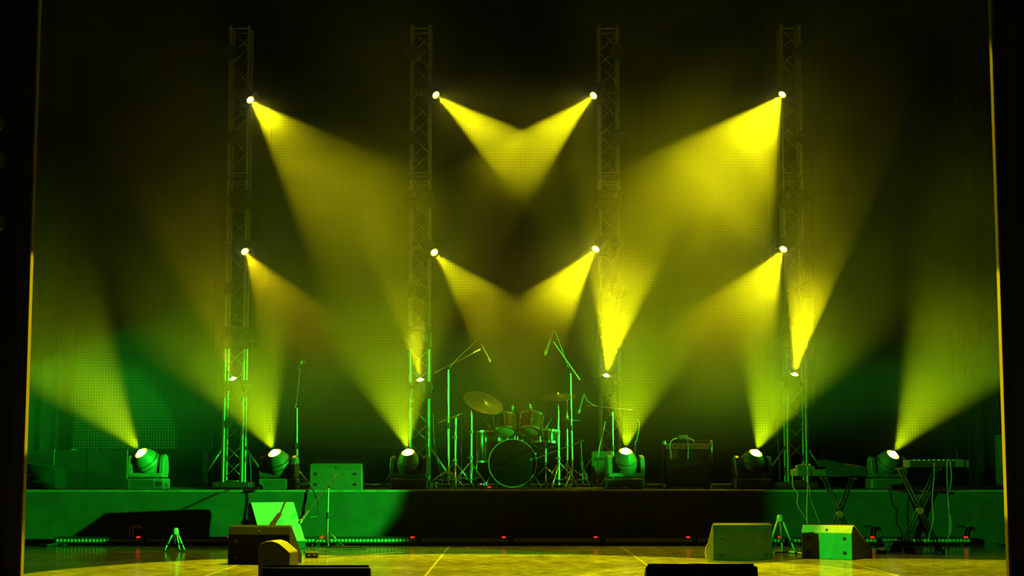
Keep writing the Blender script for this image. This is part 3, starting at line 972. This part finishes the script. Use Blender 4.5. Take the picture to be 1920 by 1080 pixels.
# small clip microphones over the toms
microphone('small clip microphone standing up between the two rack toms', at(961, 768, KY + .2), at(960, 757, KY + .2) - at(959, 775, KY + .2), L_=.11, r=.011, headr=.015, group='small drum microphones')
microphone('small clip microphone over the badge side rack tom', at(995, 765, KY + .2), at(992, 756, KY + .2) - at(996, 773, KY + .2), L_=.1, r=.011, headr=.013, group='small drum microphones')
microphone('small microphone leaning over the snare drum', at(1026, 798, KY + .1), at(1023, 803, KY + .1) - at(1033, 786, KY + .1), L_=.1, r=.01, headr=.012, group='small drum microphones')
microphone('small microphone pointing at the floor tom', at(915, 797, KY + .2), at(917, 799, KY + .2) - at(906, 787, KY + .2), L_=.09, r=.01, headr=.012, group='small drum microphones')
# drummer's pedal
t = thing('bass_drum_pedal', 'chromed pedal and chain frame behind the bass drum hoop', 'pedal', (kc.x + .16, KY + .52, ZR))
MB().use(M['steel']).box((-.05, 0, 0), (.05, .3, .012), .003).build('base_plate', t)
MB().use(M['chrome']).prism([(.02, .05), (.28, .02), (.28, .03), (.02, .065)], -.035, .035, 'yz', .003).build('footboard', t)
MB().use(M['chrome']).tube([(-.05, 0, 0), (-.05, 0, .17), (.05, 0, .17), (.05, 0, 0)], .008, 8).build('frame', t)
# power strip with indicators
t = thing('power_strip', 'small power strip with glowing red, amber and blue lamps beside the bass drum', 'power strip', at(911, 914, 19.25) * 1.0)
t.location.z = ZR
MB().use(M['black_plastic']).box((-.13, -.03, 0), (.09, .03, .035), .006).build('housing', t)
MB().use(M['red_led']).ball((.03, -.032, .024), .011, 8).build('indicator', t)
MB().use(M['red_led']).ball((.055, -.032, .024), .009, 8).build('indicator', t)
t = thing('wireless_receiver', 'tiny box with a blue and an amber lamp beside the floor tom', 'receiver', (at(904, 905, 19.6).x, 19.6, ZR))
MB().use(M['black_plastic']).box((-.05, -.03, 0), (.05, .03, .07), .005).build('housing', t)
MB().use(M['blue_led']).ball((.02, -.032, .055), .009, 8).build('indicator', t)
MB().use(M['amber_led']).ball((-.012, -.032, .055), .007, 8).build('indicator', t)

# ------------------------------------------------------------------ cases and amplifiers on the riser
t = thing('slanted_case', 'greenish slanted flat case leaning beside the moving head just beyond the drum kit', 'case', (at(1127, 900, 19.75).x, 19.75, ZR), R(-8))
MB().use(M['grey_plastic']).prism([(-.12, 0), (.12, 0), (.135, .44), (-.11, .44)], -.04, .07, 'xz', .01).build('body', t)
MB().use(M['black_plastic']).box((-.05, -.056, .34), (.05, -.04, .36), .004).build('handle', t)

ax0, ax1 = at(1244, 900, 19.3).x, at(1336, 900, 19.3).x
aw = ax1 - ax0
t = thing('guitar_amplifier', 'dark guitar amplifier on the riser with a bright connector lying on top', 'amplifier', ((ax0 + ax1) / 2, 19.3, ZR))
ah = at(1290, 826, 19.3).z - ZR
MB().use(M['wedge_black']).box((-aw / 2, -.0, .03), (aw / 2, .28, ah), .012).build('cabinet', t)
MB().use(M['grille']).box((-aw / 2 + .03, -.008, .06), (aw / 2 - .03, .0, ah - .12), .003).build('grille_cloth', t)
MB().use(M['steel']).box((-aw / 2 + .03, -.008, ah - .1), (aw / 2 - .03, -.001, ah - .03), .002).build('control_panel', t)
for k in range(7):
    MB().use(M['black_plastic']).lathe([(.01, 0), (.009, .014), (.001, .015)], (-aw / 2 + .08 + k * .06, -.008, ah - .065), (0, -1, 0), 10, close=False).build('knob', t)
tag(MB().use(M['orange']).box((-aw / 2 + .06, -.012, ah - .21), (-aw / 2 + .17, -.008, ah - .11), .001).build('sticker', t), 'orange label patch')
for sx_ in (-1, 1):
    for z in (.035, ah - .03):
        MB().use(M['chrome']).box((sx_ * (aw / 2 - .012) - .016, -.006, z - .02), (sx_ * (aw / 2 - .012) + .016, .02, z + .03), .004).build('corner', t)
    MB().use(M['rubber']).box((sx_ * aw * .4 - .02, .02, 0), (sx_ * aw * .4 + .02, .26, .03), .004).build('foot', t)
MB().use(M['chrome']).tube([(aw / 2 - .005, -.02, ah + .01), (aw / 2 - .005, -.02, ah - .22)], .009, 8).build('latch_bar', t)
MB().use(M['pale_plastic']).tube(smooth_path([(.0, -.012, ah - .21), (.005, -.014, ah - .1), (.0, -.012, ah + .02), (.03, .05, ah + .012)], 5), .006, 8).build('cord', t)
t = thing('cable_connector', 'bright white box connector lying on top of the dark guitar amplifier', 'connector', (at(1281, 820, 19.32).x, 19.32, ZR + ah))
MB().use(M['pale_plastic']).box((-.05, -.03, .008), (.045, .03, .062), .006).build('body', t)
MB().use(M['grey_plastic']).box((-.11, -.02, .012), (-.05, .02, .045), .004).build('socket', t)
cable([at(1270, 822, 19.29), at(1261, 825, 19.27), at(1256, 834, 19.265), at(1258, 848, 19.265), at(1259, 862, 19.265)], 'pale cable hanging in a bend over the face of the amplifier', .008, 'cable_pale')
cable([at(1289, 821, 19.28), at(1297, 824, 19.27), at(1302, 829, 19.262)], 'short pale cable running off the bright connector on the amplifier', .007, 'cable_pale')

t = thing('loudspeaker', 'tall dark loudspeaker cabinet on the riser end beyond the bare keyboard', 'speaker', (at(1903, 900, 19.6).x, 19.6, ZR))
MB().use(M['grey_plastic']).box((-.11, 0, 0), (.25, .4, .64), .012).build('cabinet', t)
MB().use(M['grille']).box((.03, -.012, .03), (.24, .0, .61), .004).build('grille', t)
t = thing('flight_case', 'low black flight case on the riser in front of the tall loudspeaker, mostly hidden', 'case', (at(1910, 900, 19.2).x, 19.2, ZR))
MB().use(M['wedge_black']).prism([(-.09, 0), (.3, 0), (.3, .38), (.03, .38), (-.06, .33), (-.09, .27)], 0, .3, 'xz', .01).build('body', t)
MB().use(M['steel']).box((.0, -.008, .2), (.1, 0, .215), .002).build('latch', t)
t = thing('speaker_stack', 'black box cabinet on the riser end beside the coiled cable', 'speaker', (at(75, 900, 19.9).x, 19.9, ZR))
MB().use(M['drape']).prism([(-.35, 0), (.19, 0), (.19, .22), (.1, .27), (-.35, .31)], 0, .5, 'xz', .012).build('body', t)
MB().use(M['steel']).box((-.2, -.008, .15), (-.1, 0, .165), .002).build('handle', t)
for k, px in enumerate((107, 184, 243)):
    x = on(px, 21.0, 1).x
    l = ['nearest the side curtain', 'in the middle of the three', 'nearest the outermost moving head'][k]
    t = thing('drape_panel', 'flat dark panel below the dotted screen, %s' % l, 'panel', (x - .26, 21.0, ZR), R(2), 'dark panels below the green-lit screen')
    MB().use(M['drape']).box((-.25, -.01, 0), (.25, .02, .47), .004).build('board', t)
    MB().use(M['grey_plastic']).box((.25, -.015, 0), (.262, .025, .48), .003).build('edge_strip', t)

# ------------------------------------------------------------------ tripods and small things on the floor
def tripod(label, foot, h, spread, r=.011):
    t = thing('short_tripod', label, 'tripod', foot, 0, 'short pale tripods on the floor')
    MB().use(M['white_paint']).lathe([(.03, -.035), (.036, -.02), (.03, .02), (.02, .03)], (0, 0, h - .03), (0, 0, 1), 16).build('hub', t)
    MB().use(M['steel']).tube([(0, 0, h - .03), (0, 0, h * .35)], r * .6, 8).build('centre_rod', t)
    for k in range(3):
        a = R(-160 + 110 * k) if k < 2 else R(80)
        a = [R(190), R(-10), R(75)][k]
        c, s = math.cos(a), math.sin(a)
        d0, d1 = Vector((c * .022, s * .022, h - .05)), Vector((c * spread, s * spread, .014))
        lg = MB().use(M['white_paint']).tube([d0, d0.lerp(d1, .62)], r, 8).tube([d0.lerp(d1, .66), d1], r * .85, 8).build('leg', t)
        MB().use(M['rubber']).tube([d0.lerp(d1, .6), d0.lerp(d1, .68)], r * 1.25, 8).build('leg_clamp', lg)
        MB().use(M['rubber']).ball(d1 + Vector((0, 0, .0)), r * 1.3, 8).build('rubber_foot', lg)
    return t
tripod('small pale tripod standing alone on the floor before the first light bar', (at(328, 1025, 16.9).x, 16.9, 0), .24, .105, .01)
tripod('larger bright tripod standing between the two green-lit floor monitors', (at(1464, 1030, 16.4).x, 16.4, 0), .385, .145, .012)

t = thing('junction_box', 'small dark box with green glints lying on the floor beside the black monitor', 'box', (at(585, 1041, 15.8).x, 15.8, 0), R(4))
MB().use(M['grey_plastic']).box((-.06, -.04, .0), (.06, .04, .055), .006).build('body', t)
MB().use(M['black_plastic']).box((-.045, -.044, .012), (.045, -.04, .04), .002).build('front_panel', t)
for sx_ in (-1, 1):
    MB().use(M['steel']).lathe([(.01, 0), (.01, .012), (.006, .013)], (sx_ * .025, -.042, .026), (0, -1, 0), 10).build('socket', t)
t = thing('electronics_box', 'small box with red-brown front on the floor under the bare keyboard', 'box', (at(1674, 1033, 16.9).x, 16.9, 0))
MB().use(M['black_plastic']).box((-.075, -.05, .0), (.075, .06, .115), .006).build('body', t)
MB().use(M['orange']).box((-.06, -.054, .065), (.035, -.05, .095), .002).box((-.06, -.054, .02), (.035, -.05, .045), .002).build('front_panel', t)
MB().use(M['steel']).lathe([(.01, 0), (.01, .012), (.004, .014)], (.055, -.05, .08), (0, -1, 0), 10).build('knob', t)
t = thing('sustain_pedal', 'low black pedal on the floor between the yellow-topped monitor and the small box', 'pedal', (at(1652, 1037, 16.6).x, 16.6, 0))
MB().use(M['black_plastic']).prism([(-.06, 0), (.06, 0), (.06, .03), (-.06, .045)], -.045, .045, 'yz', .005).build('body', t)
MB().use(M['steel']).prism([(-.09, .03), (.02, .05), (.02, .056), (-.09, .036)], -.03, .03, 'yz', .002).build('treadle', t)
t = thing('sustain_pedal', 'low black pedal on the floor between the crossed keyboard legs', 'pedal', (at(1704, 1037, 16.6).x, 16.6, 0))
MB().use(M['black_plastic']).prism([(-.07, 0), (.07, 0), (.05, .05), (-.02, .06)], -.06, .06, 'yz', .005).build('body', t)
MB().use(M['rubber']).prism([(-.03, .057), (.045, .05), (.045, .056), (-.03, .063)], -.045, .045, 'yz', .002).build('treadle', t)

# ------------------------------------------------------------------ keyboards
def xstand(label, x, Y, zt, half, depth=.3, m='black_metal', loc_rz=0):
    t = thing('keyboard_stand', label, 'stand', (x, Y, 0), R(loc_rz), 'keyboard stands')
    for sy in (-1, 1):
        a, b = ((-half, zt), (half, .02)) if sy < 0 else ((half, zt), (-half, .02))
        for off in (-.018, .018):
            MB().use(M[m]).tube([(a[0] + off, sy * .03, a[1]), (b[0] + off, sy * .03, b[1])], .012, 8).build('leg', t)
    for sx_ in (-1, 1):
        MB().use(M[m]).tube([(sx_ * half, -depth / 2, zt), (sx_ * half, depth / 2, zt)], .015, 10).build('top_bar', t)
        MB().use(M[m]).tube([(sx_ * half, -depth / 2, .02), (sx_ * half, depth / 2, .02)], .015, 10).build('foot_bar', t)
        for sy in (-1, 1):
            MB().use(M['rubber']).tube([(sx_ * half, sy * depth / 2 - .02 * (sy < 0), .02), (sx_ * half, sy * depth / 2 + .02 * (sy > 0) + .001, .02)], .02, 8).build('end_cap', t)
    MB().use(M['steel']).lathe([(.035, -.06), (.04, -.045), (.012, -.04), (.012, .04), (.03, .045), (.03, .055)], (0, 0, zt * .5), (0, 1, 0), 16).build('pivot_knob', t)
    return t
YK = 17.2
zt = at(1570, 893, YK).z
xstand('crossed black legs under the cloth-covered keyboard', at(1572, 900, YK).x, YK, zt - .02, .15)
YK2 = 16.8
zt2 = at(1720, 876, YK2).z
xstand('crossed legs of the bare keyboard, catching yellow light at the top', at(1722, 900, YK2).x, YK2, zt2 - .02, .19, m='black_metal')

x0, x1 = at(1487, 880, YK).x, at(1618, 880, YK).x
t = thing('keyboard', 'keyboard half covered by a dark cloth on crossed legs before the last truss', 'keyboard', ((x0 + x1) / 2, YK, zt + .0), R(3), 'stage keyboards')
w2 = (x1 - x0) / 2
MB().use(M['grey_plastic']).box((-w2, -.17, .0), (w2, .17, .07), .01).build('case', t)
kb = MB().use(M['pale_plastic'])
for k in range(28):
    kx = -w2 + .03 + (2 * w2 - .06) * k / 28
    kb.box((kx, .03, .068), (kx + (2 * w2 - .06) / 28 - .0015, .16, .078))
tag(kb.build('keys', t), 'row of pale piano keys')
cl = MB().use(M['skirt'])
nx_, ny_ = 26, 12
G = {}
for i in range(nx_ + 1):
    for j in range(ny_ + 1):
        u, v = i / nx_, j / ny_
        x = -w2 * .19 + (w2 * 1.22) * u
        top = .175 - .085 * u
        y = -.21 + .42 * v
        edge = max(0, 1 - min(v, 1 - v) * 6)
        z = top - edge ** 2 * (top + .0) * .93 + .004 * math.sin(9 * u + 5 * v)
        G[i, j] = cl.bm.verts.new((x, y, z))
fs = [cl.bm.faces.new((G[i, j], G[i + 1, j], G[i + 1, j + 1], G[i, j + 1])) for i in range(nx_) for j in range(ny_)]
cl._tag(fs, True)
ext = bmesh.ops.solidify(cl.bm, geom=cl.bm.faces[:], thickness=.006)
co = cl.build('cover_cloth'); co.location = t.location; co.rotation_euler = t.rotation_euler
tag(co, 'dark greenish cloth draped over one half of the keyboard before the last truss', 'cloth')
t2 = thing('effects_unit', 'small box of gear on the uncovered end of the cloth-covered keyboard', 'effects unit', (at(1512, 880, YK).x, YK - .03, zt + .071))
MB().use(M['grey_plastic']).prism([(-.11, 0), (.07, 0), (.07, .03), (-.06, .05), (-.11, .04)], -.08, .08, 'xz', .005).build('body', t2)
for k in range(3):
    MB().use(M['led_lens']).lathe([(.012, 0), (.01, .016), (.001, .018)], (-.06 + k * .04, -.06, .04), (0, -.3, 1), 10, close=False).build('knob', t2)

x0, x1 = at(1701, 870, YK2).x, at(1808, 870, YK2).x
w2 = (x1 - x0) / 2
t = thing('keyboard', 'thin bare keyboard with knobs and a cable row on crossed steel legs', 'keyboard', ((x0 + x1) / 2, YK2, zt2), R(-2), 'stage keyboards')
MB().use(M['black_metal']).box((-w2, -.14, .0), (w2, .14, .065), .008).build('case', t)
for sx_ in (-1, 1):
    MB().use(M['grey_plastic']).box((sx_ * w2 - .012 if sx_ > 0 else -w2 - .012, -.145, -.004), (sx_ * w2 + .012 if sx_ > 0 else -w2 + .012, .145, .072), .004).build('end_cheek', t)
tag(MB().use(M['grey_plastic']).box((w2 * .58, -.15, .004), (w2 * .86, -.14, .08), .003).build('connector_panel', t), 'paler connector panel')
kb = MB().use(M['pale_plastic'])
for k in range(26):
    kx = -w2 + .03 + (2 * w2 - .06) * k / 26
    kb.box((kx, .0, .063), (kx + (2 * w2 - .06) / 26 - .0015, .13, .073))
kb.build('keys', t)
for k in range(9):
    MB().use(M['led_lens']).lathe([(.008, 0), (.007, .014), (.001, .015)], (-w2 * .8 + k * w2 * .17, -.09, .065), (0, 0, 1), 10, close=False).build('knob', t)
# hanging cables
G_ = 'cables hanging from the keyboards'
cable([at(1752, 868, 16.62), at(1751, 900, 16.6), at(1748, 940, 16.6), at(1750, 975, 16.6), at(1742, 1008, 16.6), on(1738, 16.6, .01)], 'cable hanging from the bare keyboard nearest its crossed legs', .005, 'cable_pale', group=G_)
cable([at(1776, 865, 16.62), at(1776, 900, 16.6), at(1779, 950, 16.6), at(1780, 1000, 16.6), at(1772, 1030, 16.5), on(1766, 16.4, .01)], 'middle cable of the three hanging from the bare keyboard', .005, 'cable_pale', group=G_)
cable([at(1782, 865, 16.62), at(1784, 900, 16.6), at(1778, 940, 16.62), at(1784, 985, 16.6), at(1778, 1015, 16.6), on(1770, 16.55, .01)], 'outermost cable hanging from the bare keyboard', .005, 'cable_pale', group=G_)
cable([at(1514, 873, 16.98), at(1515, 910, 16.95), at(1513, 950, 16.95), at(1514, 985, 16.9), on(1512, 16.8, .01)], 'pale cable hanging straight from the cloth-covered keyboard to the floor', .006, 'cable_pale', group=G_)
cable([at(1486, 885, 16.98), at(1487, 912, 16.96), at(1496, 925, 16.96), at(1495, 945, 16.96), at(1503, 960, 16.96), at(1512, 975, 17.0)], 'pale cable curling from the end of the cloth-covered keyboard', .006, 'cable_pale', group=G_)
cable([at(1518, 910, 17.0), at(1520, 935, 17.0), at(1527, 955, 17.0), at(1536, 980, 17.0), on(1540, 17.0, .01)], 'thin cable slanting down beside the crossed black legs', .004, 'cable_pale', group=G_)

# coiled cables hanging below the screens
def coil(label, px, py, Y, r, m='cable_pale', turns=3, tail=True):
    c = at(px, py, Y)
    pts = []
    for k in range(turns * 14 + 1):
        a = 2 * PI * k / 14 + PI / 2
        rr = r * (1 + .06 * math.sin(k * .7))
        pts.append((c.x + rr * math.cos(a) * .85, c.y + .004 * k / 4, c.z + rr * math.sin(a)))
    pts.append((c.x - r * .3, c.y, c.z + r * 2.3))
    mb = MB().use(M[m]).tube(pts, .0065, 6)
    if tail:
        mb.tube(smooth_path([(c.x - r, c.y, c.z + r * .3), (c.x - r * 1.4, c.y, c.z - r * .8), (c.x - r * 1.5, c.y, c.z - r * 1.7), (c.x - r, c.y, c.z - r * 1.6), (c.x - r * .3, c.y, c.z - r * .5)], 5), .006, 6)
    return tag(mb.build('coiled_cable'), label, 'cable')
coil('green-lit coiled cable hanging from the lower corner of the dotted screen', 139, 853, 22.02, .075)
coil('dim coiled cable hanging below the screen edge next to the first truss', 391, 855, 22.02, .065, 'cable', 2, False)
coil('faint coiled cable hanging on the dark backdrop above the bare keyboard', 1786, 852, 22.02, .08, 'cable', 2, False)

# cables on the floor and riser
F_ = 'cables lying on the stage floor'
cable([on(620, 17.95, .012), on(655, 17.7, .012), on(690, 17.6, .012), on(672, 17.3, .012), on(640, 17.2, .012), on(600, 16.9, .012), on(575, 16.6, .012)], 'black cable lying looped at the foot of the tall boom stand', .008, 'cable', group=F_)
cable([on(596, 15.8, .012), on(640, 15.9, .012), on(700, 16.2, .012), on(760, 16.6, .012)], 'cable running from the small junction box across the floor', .005, 'cable', group=F_)
cable([on(567, 15.75, .012), on(545, 15.4, .012), on(560, 15.2, .012)], 'short cable from the junction box towards the black monitor', .006, 'cable', group=F_)
cable([on(1325, 15.25, .16), on(1319, 15.2, .1), on(1322, 15.05, .02), on(1340, 14.9, .012), on(1400, 14.85, .012), on(1450, 15.1, .012), on(1500, 15.6, .012), on(1530, 16.2, .012)], 'dark cable curving around the foot of the green-lit floor monitor', .008, 'cable', group=F_)
cable([on(1445, 16.5, .012), on(1475, 16.6, .015), on(1500, 16.3, .012), on(1515, 16.0, .012)], 'pale cable lying under the larger tripod', .01, 'cable_pale', group=F_)
cable([on(120, 18.3, .02), on(108, 18.2, .015), on(96, 18.1, .012), on(80, 18.25, .012)], 'black plug cable at the curtain end of the first light bar', .014, 'cable', group=F_)
cable([on(1858, 18.3, .02), on(1875, 18.15, .012), on(1900, 18.2, .012)], 'black cable trailing from the last light bar', .012, 'cable', group=F_)
cable([at(556, 912, 18.5) + Vector((0, 0, 0)), at(575, 905, 18.47), at(590, 925, 18.44), at(598, 950, 18.4), at(594, 967, 18.4), at(580, 970, 18.35)], 'black cable looping down the riser from the second large moving head', .009, 'cable')
cable([on(1175, 19.0, .62), on(1120, 18.9, .615), on(1060, 18.75, .615), on(1000, 18.7, .615), on(930, 18.8, .615), on(880, 18.75, .615)], 'black cable lying along the riser edge before the bass drum', .008, 'cable')
cable([at(1135, 790, 19.5), at(1130, 815, 19.5), at(1123, 845, 19.5), on(1118, 19.5, .612)], 'cable slanting down in front of the greenish slanted case', .006, 'cable_pale')
cable([at(1194, 786, 19.6), at(1199, 795, 19.6), at(1194, 825, 19.6), at(1191, 835, 19.6), on(1190, 19.6, .612)], 'thin cable bending down behind the moving head beyond the drum kit', .005, 'cable_pale')
cable([at(812, 775, 21.0), at(814, 830, 21.0), at(822, 870, 20.9), at(829, 905, 20.6)], 'cable hanging beside the truss before the drum kit', .006, 'cable_pale')
cable([at(1457, 790, 21.0), at(1460, 840, 21.0), at(1462, 880, 20.9), on(1459, 20.8, .612)], 'cable hanging beside the truss behind the cloth-covered keyboard', .006, 'cable_pale')
cable([at(468, 855, 21.0), at(470, 880, 21.0), at(471, 912, 20.9)], 'cable hanging beside the truss nearest the green-lit screen', .006, 'cable_pale')
cable([at(904, 642, 19.3) + Vector((-.03, 0, .03)), at(896, 636, 19.3), at(880, 652, 19.3), at(855, 675, 19.3), at(842, 692, 19.28)], 'thin cable running from the long pencil microphone back down its boom', .004, 'cable_pale')
cable([at(1034, 629, 19.4), at(1039, 620, 19.4), at(1043, 627, 19.4), at(1058, 668, 19.45), at(1066, 690, 19.45)], 'thin cable running from the high pencil microphone down to its stand', .004, 'cable_pale')
cable([at(1094, 738, 19.45), at(1102, 752, 19.45), at(1115, 760, 19.45), at(1135, 764, 19.42)], 'thin cable sagging from the microphone by the hi-hat', .004, 'cable_pale')

# side-stage lanterns half cut by the picture edge
for k, (py, r) in enumerate(((232, .085), (300, .1), (418, .1))):
    P = at(-6, py, 12.4)
    l = ['topmost', 'middle', 'lowest'][k]
    t = thing('side_lantern', 'dim round lantern at the curtain, cut by the picture edge, %s of three' % l, 'stage light', P, 0, 'round lanterns hung by the dark side curtain')
    MB().use(M['black_metal']).lathe([(r * .6, -.2), (r * .8, -.15), (r * .95, 0), (r, .06), (r * .9, .06), (r * .9, .02), (.001, .02)], (0, 0, 0), (.5, -.86, 0), 24, close=False).build('housing', t)
    MB().use(M['lens_off']).lathe([(r * .85, .022), (r * .5, .04), (.001, .045)], (0, 0, 0), (.5, -.86, 0), 24, close=False).build('lens', t)
P = at(-26, 300, 12.5)
for_pole = MB().use(M['black_metal']).tube([(P.x, 12.6, 0), (P.x, 12.6, 5.2)], .024, 10).box((P.x - .2, 12.45, 0), (P.x + .2, 12.75, .02), .004)
tag(for_pole.build('lantern_pole'), 'upright dark pole carrying the three round lanterns at the picture edge', 'pole')

# ------------------------------------------------------------------ haze
PUFFS = [  # lamp index, distance along its beam, radius, extra density
    (0, .8, .75, .16), (1, 1.3, .8, .12), (2, 1.3, .8, .12), (3, 1.2, 1.3, .10), (5, 1.0, .7, .10), (6, .95, .75, .16),
    (7, .75, .55, .10), (10, .85, .75, .22), (11, .75, .62, .30), (9, .6, .5, .08),
    (0, 2.5, 1.15, .045), (3, 2.4, 1.5, .06), (4, 1.7, .9, .07), (7, 1.9, .9, .09),
]
def build_haze():
    bm = bmesh.new()
    bmesh.ops.create_cube(bm, size=1)
    bmesh.ops.scale(bm, vec=(14.6, 5.5, 8.2), verts=bm.verts)
    bmesh.ops.translate(bm, vec=(0, 20.2, 4.11), verts=bm.verts)
    me = bpy.data.meshes.new('haze'); bm.to_mesh(me); bm.free()
    o = bpy.data.objects.new('haze', me); C.objects.link(o)
    m = bpy.data.materials.new('haze'); m.use_nodes = True
    nt = m.node_tree; nt.nodes.clear(); N = nt.nodes.new; K = nt.links.new
    out = N('ShaderNodeOutputMaterial')
    vs = N('ShaderNodeVolumeScatter')
    vs.inputs['Color'].default_value = (1, 1, 1, 1)
    vs.inputs['Anisotropy'].default_value = 0.3
    geo = N('ShaderNodeNewGeometry')
    def rng(sock, a, b, c, d, smooth=True):
        r = N('ShaderNodeMapRange')
        if smooth: r.interpolation_type = 'SMOOTHSTEP'
        for k, v in zip(('From Min', 'From Max', 'To Min', 'To Max'), (a, b, c, d)): r.inputs[k].default_value = v
        K(sock, r.inputs['Value']); return r.outputs['Result']
    def op(o_, a, b):
        n = N('ShaderNodeMath'); n.operation = o_
        for i, v in enumerate((a, b)):
            if isinstance(v, (int, float)): n.inputs[i].default_value = v
            else: K(v, n.inputs[i])
        return n.outputs[0]
    no = N('ShaderNodeTexNoise'); no.inputs['Scale'].default_value = 0.62; no.inputs['Detail'].default_value = 3.5; no.inputs['Distortion'].default_value = .6
    K(geo.outputs['Position'], no.inputs['Vector'])
    base = rng(no.outputs['Fac'], .38, .64, HAZE_LO, HAZE_HI, False)
    wisp0 = rng(no.outputs['Fac'], .3, .7, .6, 1.3, False)
    sx = N('ShaderNodeSeparateXYZ'); K(geo.outputs['Position'], sx.inputs['Vector'])
    fy = rng(sx.outputs['Y'], 19.3, 20.8, .035, 1.0)
    fz = rng(sx.outputs['Z'], 5.6, 7.6, 1.0, .25)
    low = op('MULTIPLY', rng(sx.outputs['Z'], 1.4, 5.2, .018, 0.0), wisp0)
    wisp = rng(no.outputs['Fac'], .4, .6, .2, 1.4, False)
    tot = None
    for (i, s, r, amp) in PUFFS:
        P, d, a, kind = BEAMS[i]
        c = P + d * s
        dn = N('ShaderNodeVectorMath'); dn.operation = 'DISTANCE'; dn.inputs[1].default_value = c
        K(geo.outputs['Position'], dn.inputs[0])
        g = rng(dn.outputs['Value'], r * .35, r * 1.25, amp, 0)
        tot = g if tot is None else op('ADD', tot, g)
    tot = op('MULTIPLY', tot, wisp)
    den = op('ADD', op('ADD', op('MULTIPLY', op('MULTIPLY', base, fy), fz), low), tot)
    den = op('MULTIPLY', den, rng(sx.outputs['Z'], .75, 1.75, .12, 1.0))   # thinner close to the deck
    K(den, vs.inputs['Density'])
    K(vs.outputs['Volume'], out.inputs['Volume'])
    me.materials.append(m)
    tag(o, 'thin theatrical haze filling the stage around the yellow and green beams', 'haze', kind='stuff')
    return o
HAZE_LO, HAZE_HI = .035, .17
haze = build_haze()
scene.cycles.volume_step_rate = 0.8
